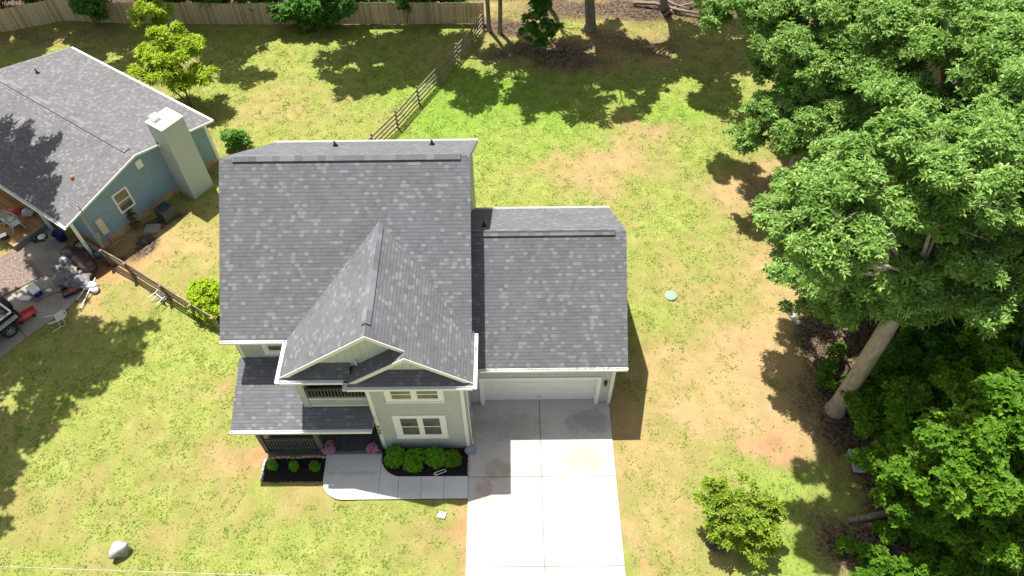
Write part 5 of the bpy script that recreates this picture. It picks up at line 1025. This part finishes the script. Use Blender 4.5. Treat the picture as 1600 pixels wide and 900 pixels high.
tt, P, rim, bk = wheel('spare', (-1.98, -.1, .95), (-1, 0, 0), '', .38, .24, par=J)
wt = jl(P, 'spare_tyre', 'rubber'); jl(rim, 'rim', 'dark', wt)
jl(MB().box(-2.05, -1.9, -.7, .7, .4, .52), 'bumper', 'dark', bev=.02)
for sy in (-.38, .38):
    jl(MB().box(-.35, .15, sy-.24, sy+.24, .5, .72).obox((-.38, sy, .7), (-.52, sy, 1.2), .46, .12), 'seat', 'tarp', bev=.03)
jl(MB().box(-1.7, -1.1, -.6, .6, .5, .62).obox((-1.2, 0, .6), (-1.45, 0, .95), 1.1, .1), 'rear_seat', 'grey_metal', bev=.03)
jl(MB().tube([(-.6, -.68, 1.05), (-.62, -.62, 1.7), (-.62, .62, 1.7), (-.6, .68, 1.05)], .03, 8).tube([(-1.75, -.6, 1.05), (-.62, -.55, 1.7)], .025, 8).tube([(-1.75, .6, 1.05), (-.62, .55, 1.7)], .025, 8), 'roll_bar', 'dark')
ws = MB(); ws.obox((.62, -.7, 1.12), (.5, -.7, 1.6), .05, .05); ws.obox((.62, .7, 1.12), (.5, .7, 1.6), .05, .05); ws.obox((.5, -.7, 1.6), (.5, .7, 1.6), .05, .05); jl(ws, 'windscreen_frame', 'dark')
for sy in (-.62, .62): jl(MB().box(-1.87, -1.842, sy-.07, sy+.07, .7, .85), 'tail_light', 'red')
st = MB(); st.lathe([(.17, -.015), (.2, 0), (.17, .015), (.165, 0), (.17, -.015)], (.4, .38, 1.1), 18, axis=(-.8, 0, .5)); jl(st, 'steering_wheel', 'dark')

# ------------------------------------------------------------------ small things on the lawns
rk = MB(); rk.blob((-9.9, -4.25, .16), (.29, .37, .3), 9, .32, 18, 12, pw=.8)
tag(rk.build('boulder', MT['stone']), 'pale grey boulder on the front lawn', 'boulder')
tag(MB().lathe([(0, .05), (.28, .05), (.31, .03), (.31, -.03)], (13.37, 8.02, 0), 28).build('round_lid', MT['septic']), 'pale green round lid in the side lawn', 'lid')
tag(MB().slab([(2.42, -3.02, .03), (2.75, -3.1, .03), (2.82, -2.82, .03), (2.52, -2.76, .03)], .06).build('paver', MT['stone']), 'small pale stone paver in the lawn below the path', 'paver')
t = MB(); t.tube([(18.92, 6.95, .05), (19.1, 6.55, .06), (19.28, 6.2, .05)], .1, 10); t.obox((18.95, 6.95, .06), (19.25, 6.2, .06), .26, .05)
tag(t.build('drain_pipe', MT['grey_metal']), 'flat grey drain pipe end lying at the edge of the oak shade', 'pipe')
t = thing('lattice_panel', (20.1, -.8, .02), 'white lattice panel lying half under the low bushy maple', 'panel', -.05)
m_ = MB()
for i in range(-9, 10):
    for sg in (-1, 1):
        c0 = i*.075; a_ = (max(-.33, min(.33, c0-.5*sg)), -.5); pts = []
        for y in (-.5, .5):
            x = c0+sg*y*.8; pts.append((x, y))
        (xa, ya), (xb, yb_) = pts
        def clip(xa, ya, xb, yb_):
            t0, t1 = 0, 1; dx = xb-xa
            for lim, s2_ in ((-.33, -1), (.33, 1)):
                if abs(dx) < 1e-9: continue
                tt_ = (lim-xa)/dx
                if (dx > 0) == (s2_ > 0): t1 = min(t1, tt_)
                else: t0 = max(t0, tt_)
            return (t0, t1)
        t0, t1 = clip(xa, ya, xb, yb_)
        if t1-t0 > .05: m_.obox((xa+(xb-xa)*t0, ya+(yb_-ya)*t0, .05+sg*.005), (xa+(xb-xa)*t1, ya+(yb_-ya)*t1, .05+sg*.005), .026, .008)
m_.build('slats', MT['lattice'], t, local=True)
m_ = MB(); m_.box(-.36, -.32, -.52, .52, .03, .07); m_.box(.32, .36, -.52, .52, .03, .07); m_.box(-.32, .32, -.52, -.48, .03, .07); m_.box(-.32, .32, .48, .52, .03, .07); m_.build('border', MT['lattice'], t, local=True)
tag(MB().tube([(18.9, -3.35, .08), (19.9, -3.2, .14), (21.0, -3.0, .16), (22.0, -2.9, .14)], [.1, .13, .14, .13], 10).build('fallen_log', MT['bark_dark']), 'dark fallen log lying in the litter below the maples', 'log')
for i, (a_, b_, r_, lab) in enumerate([((14.2, 33.4, .2), (18.6, 31.9, .25), .13, 'longest fallen branch in the brush pile at the back of the lawn'), ((15.2, 34.0, .35), (17.6, 32.4, .4), .1, 'middle fallen branch across the brush pile'), ((16.2, 32.0, .1), (18.9, 33.6, .35), .09, 'crooked thin branch at the side of the brush pile')]):
    a_ = Vector(a_); b_ = Vector(b_); tag(MB().tube([a_, (a_*2+b_)/3+Vector((0, .15, .12)), (a_+b_*2)/3+Vector((0, -.1, .05)), b_], [r_, r_*.9, r_*.8, r_*.5], 8).build('fallen_branch', MT['bark_dark']), lab, 'branch')
# service cable across the front, low over the lawn
cb = [(-70+i*5, -5.05-.045*(i*5-60)*.2+.0, 3.2+.0009*(i*5-60)**2) for i in range(29)]
tag(MB().tube([(x, -5.75+(x+14)*-.03, 2.6+.0012*(x-10)**2) for x in range(-70, 91, 5)], .010, 6).build('overhead_cable', MT['wire']), 'thin pale cable strung across the front lawn', 'cable')
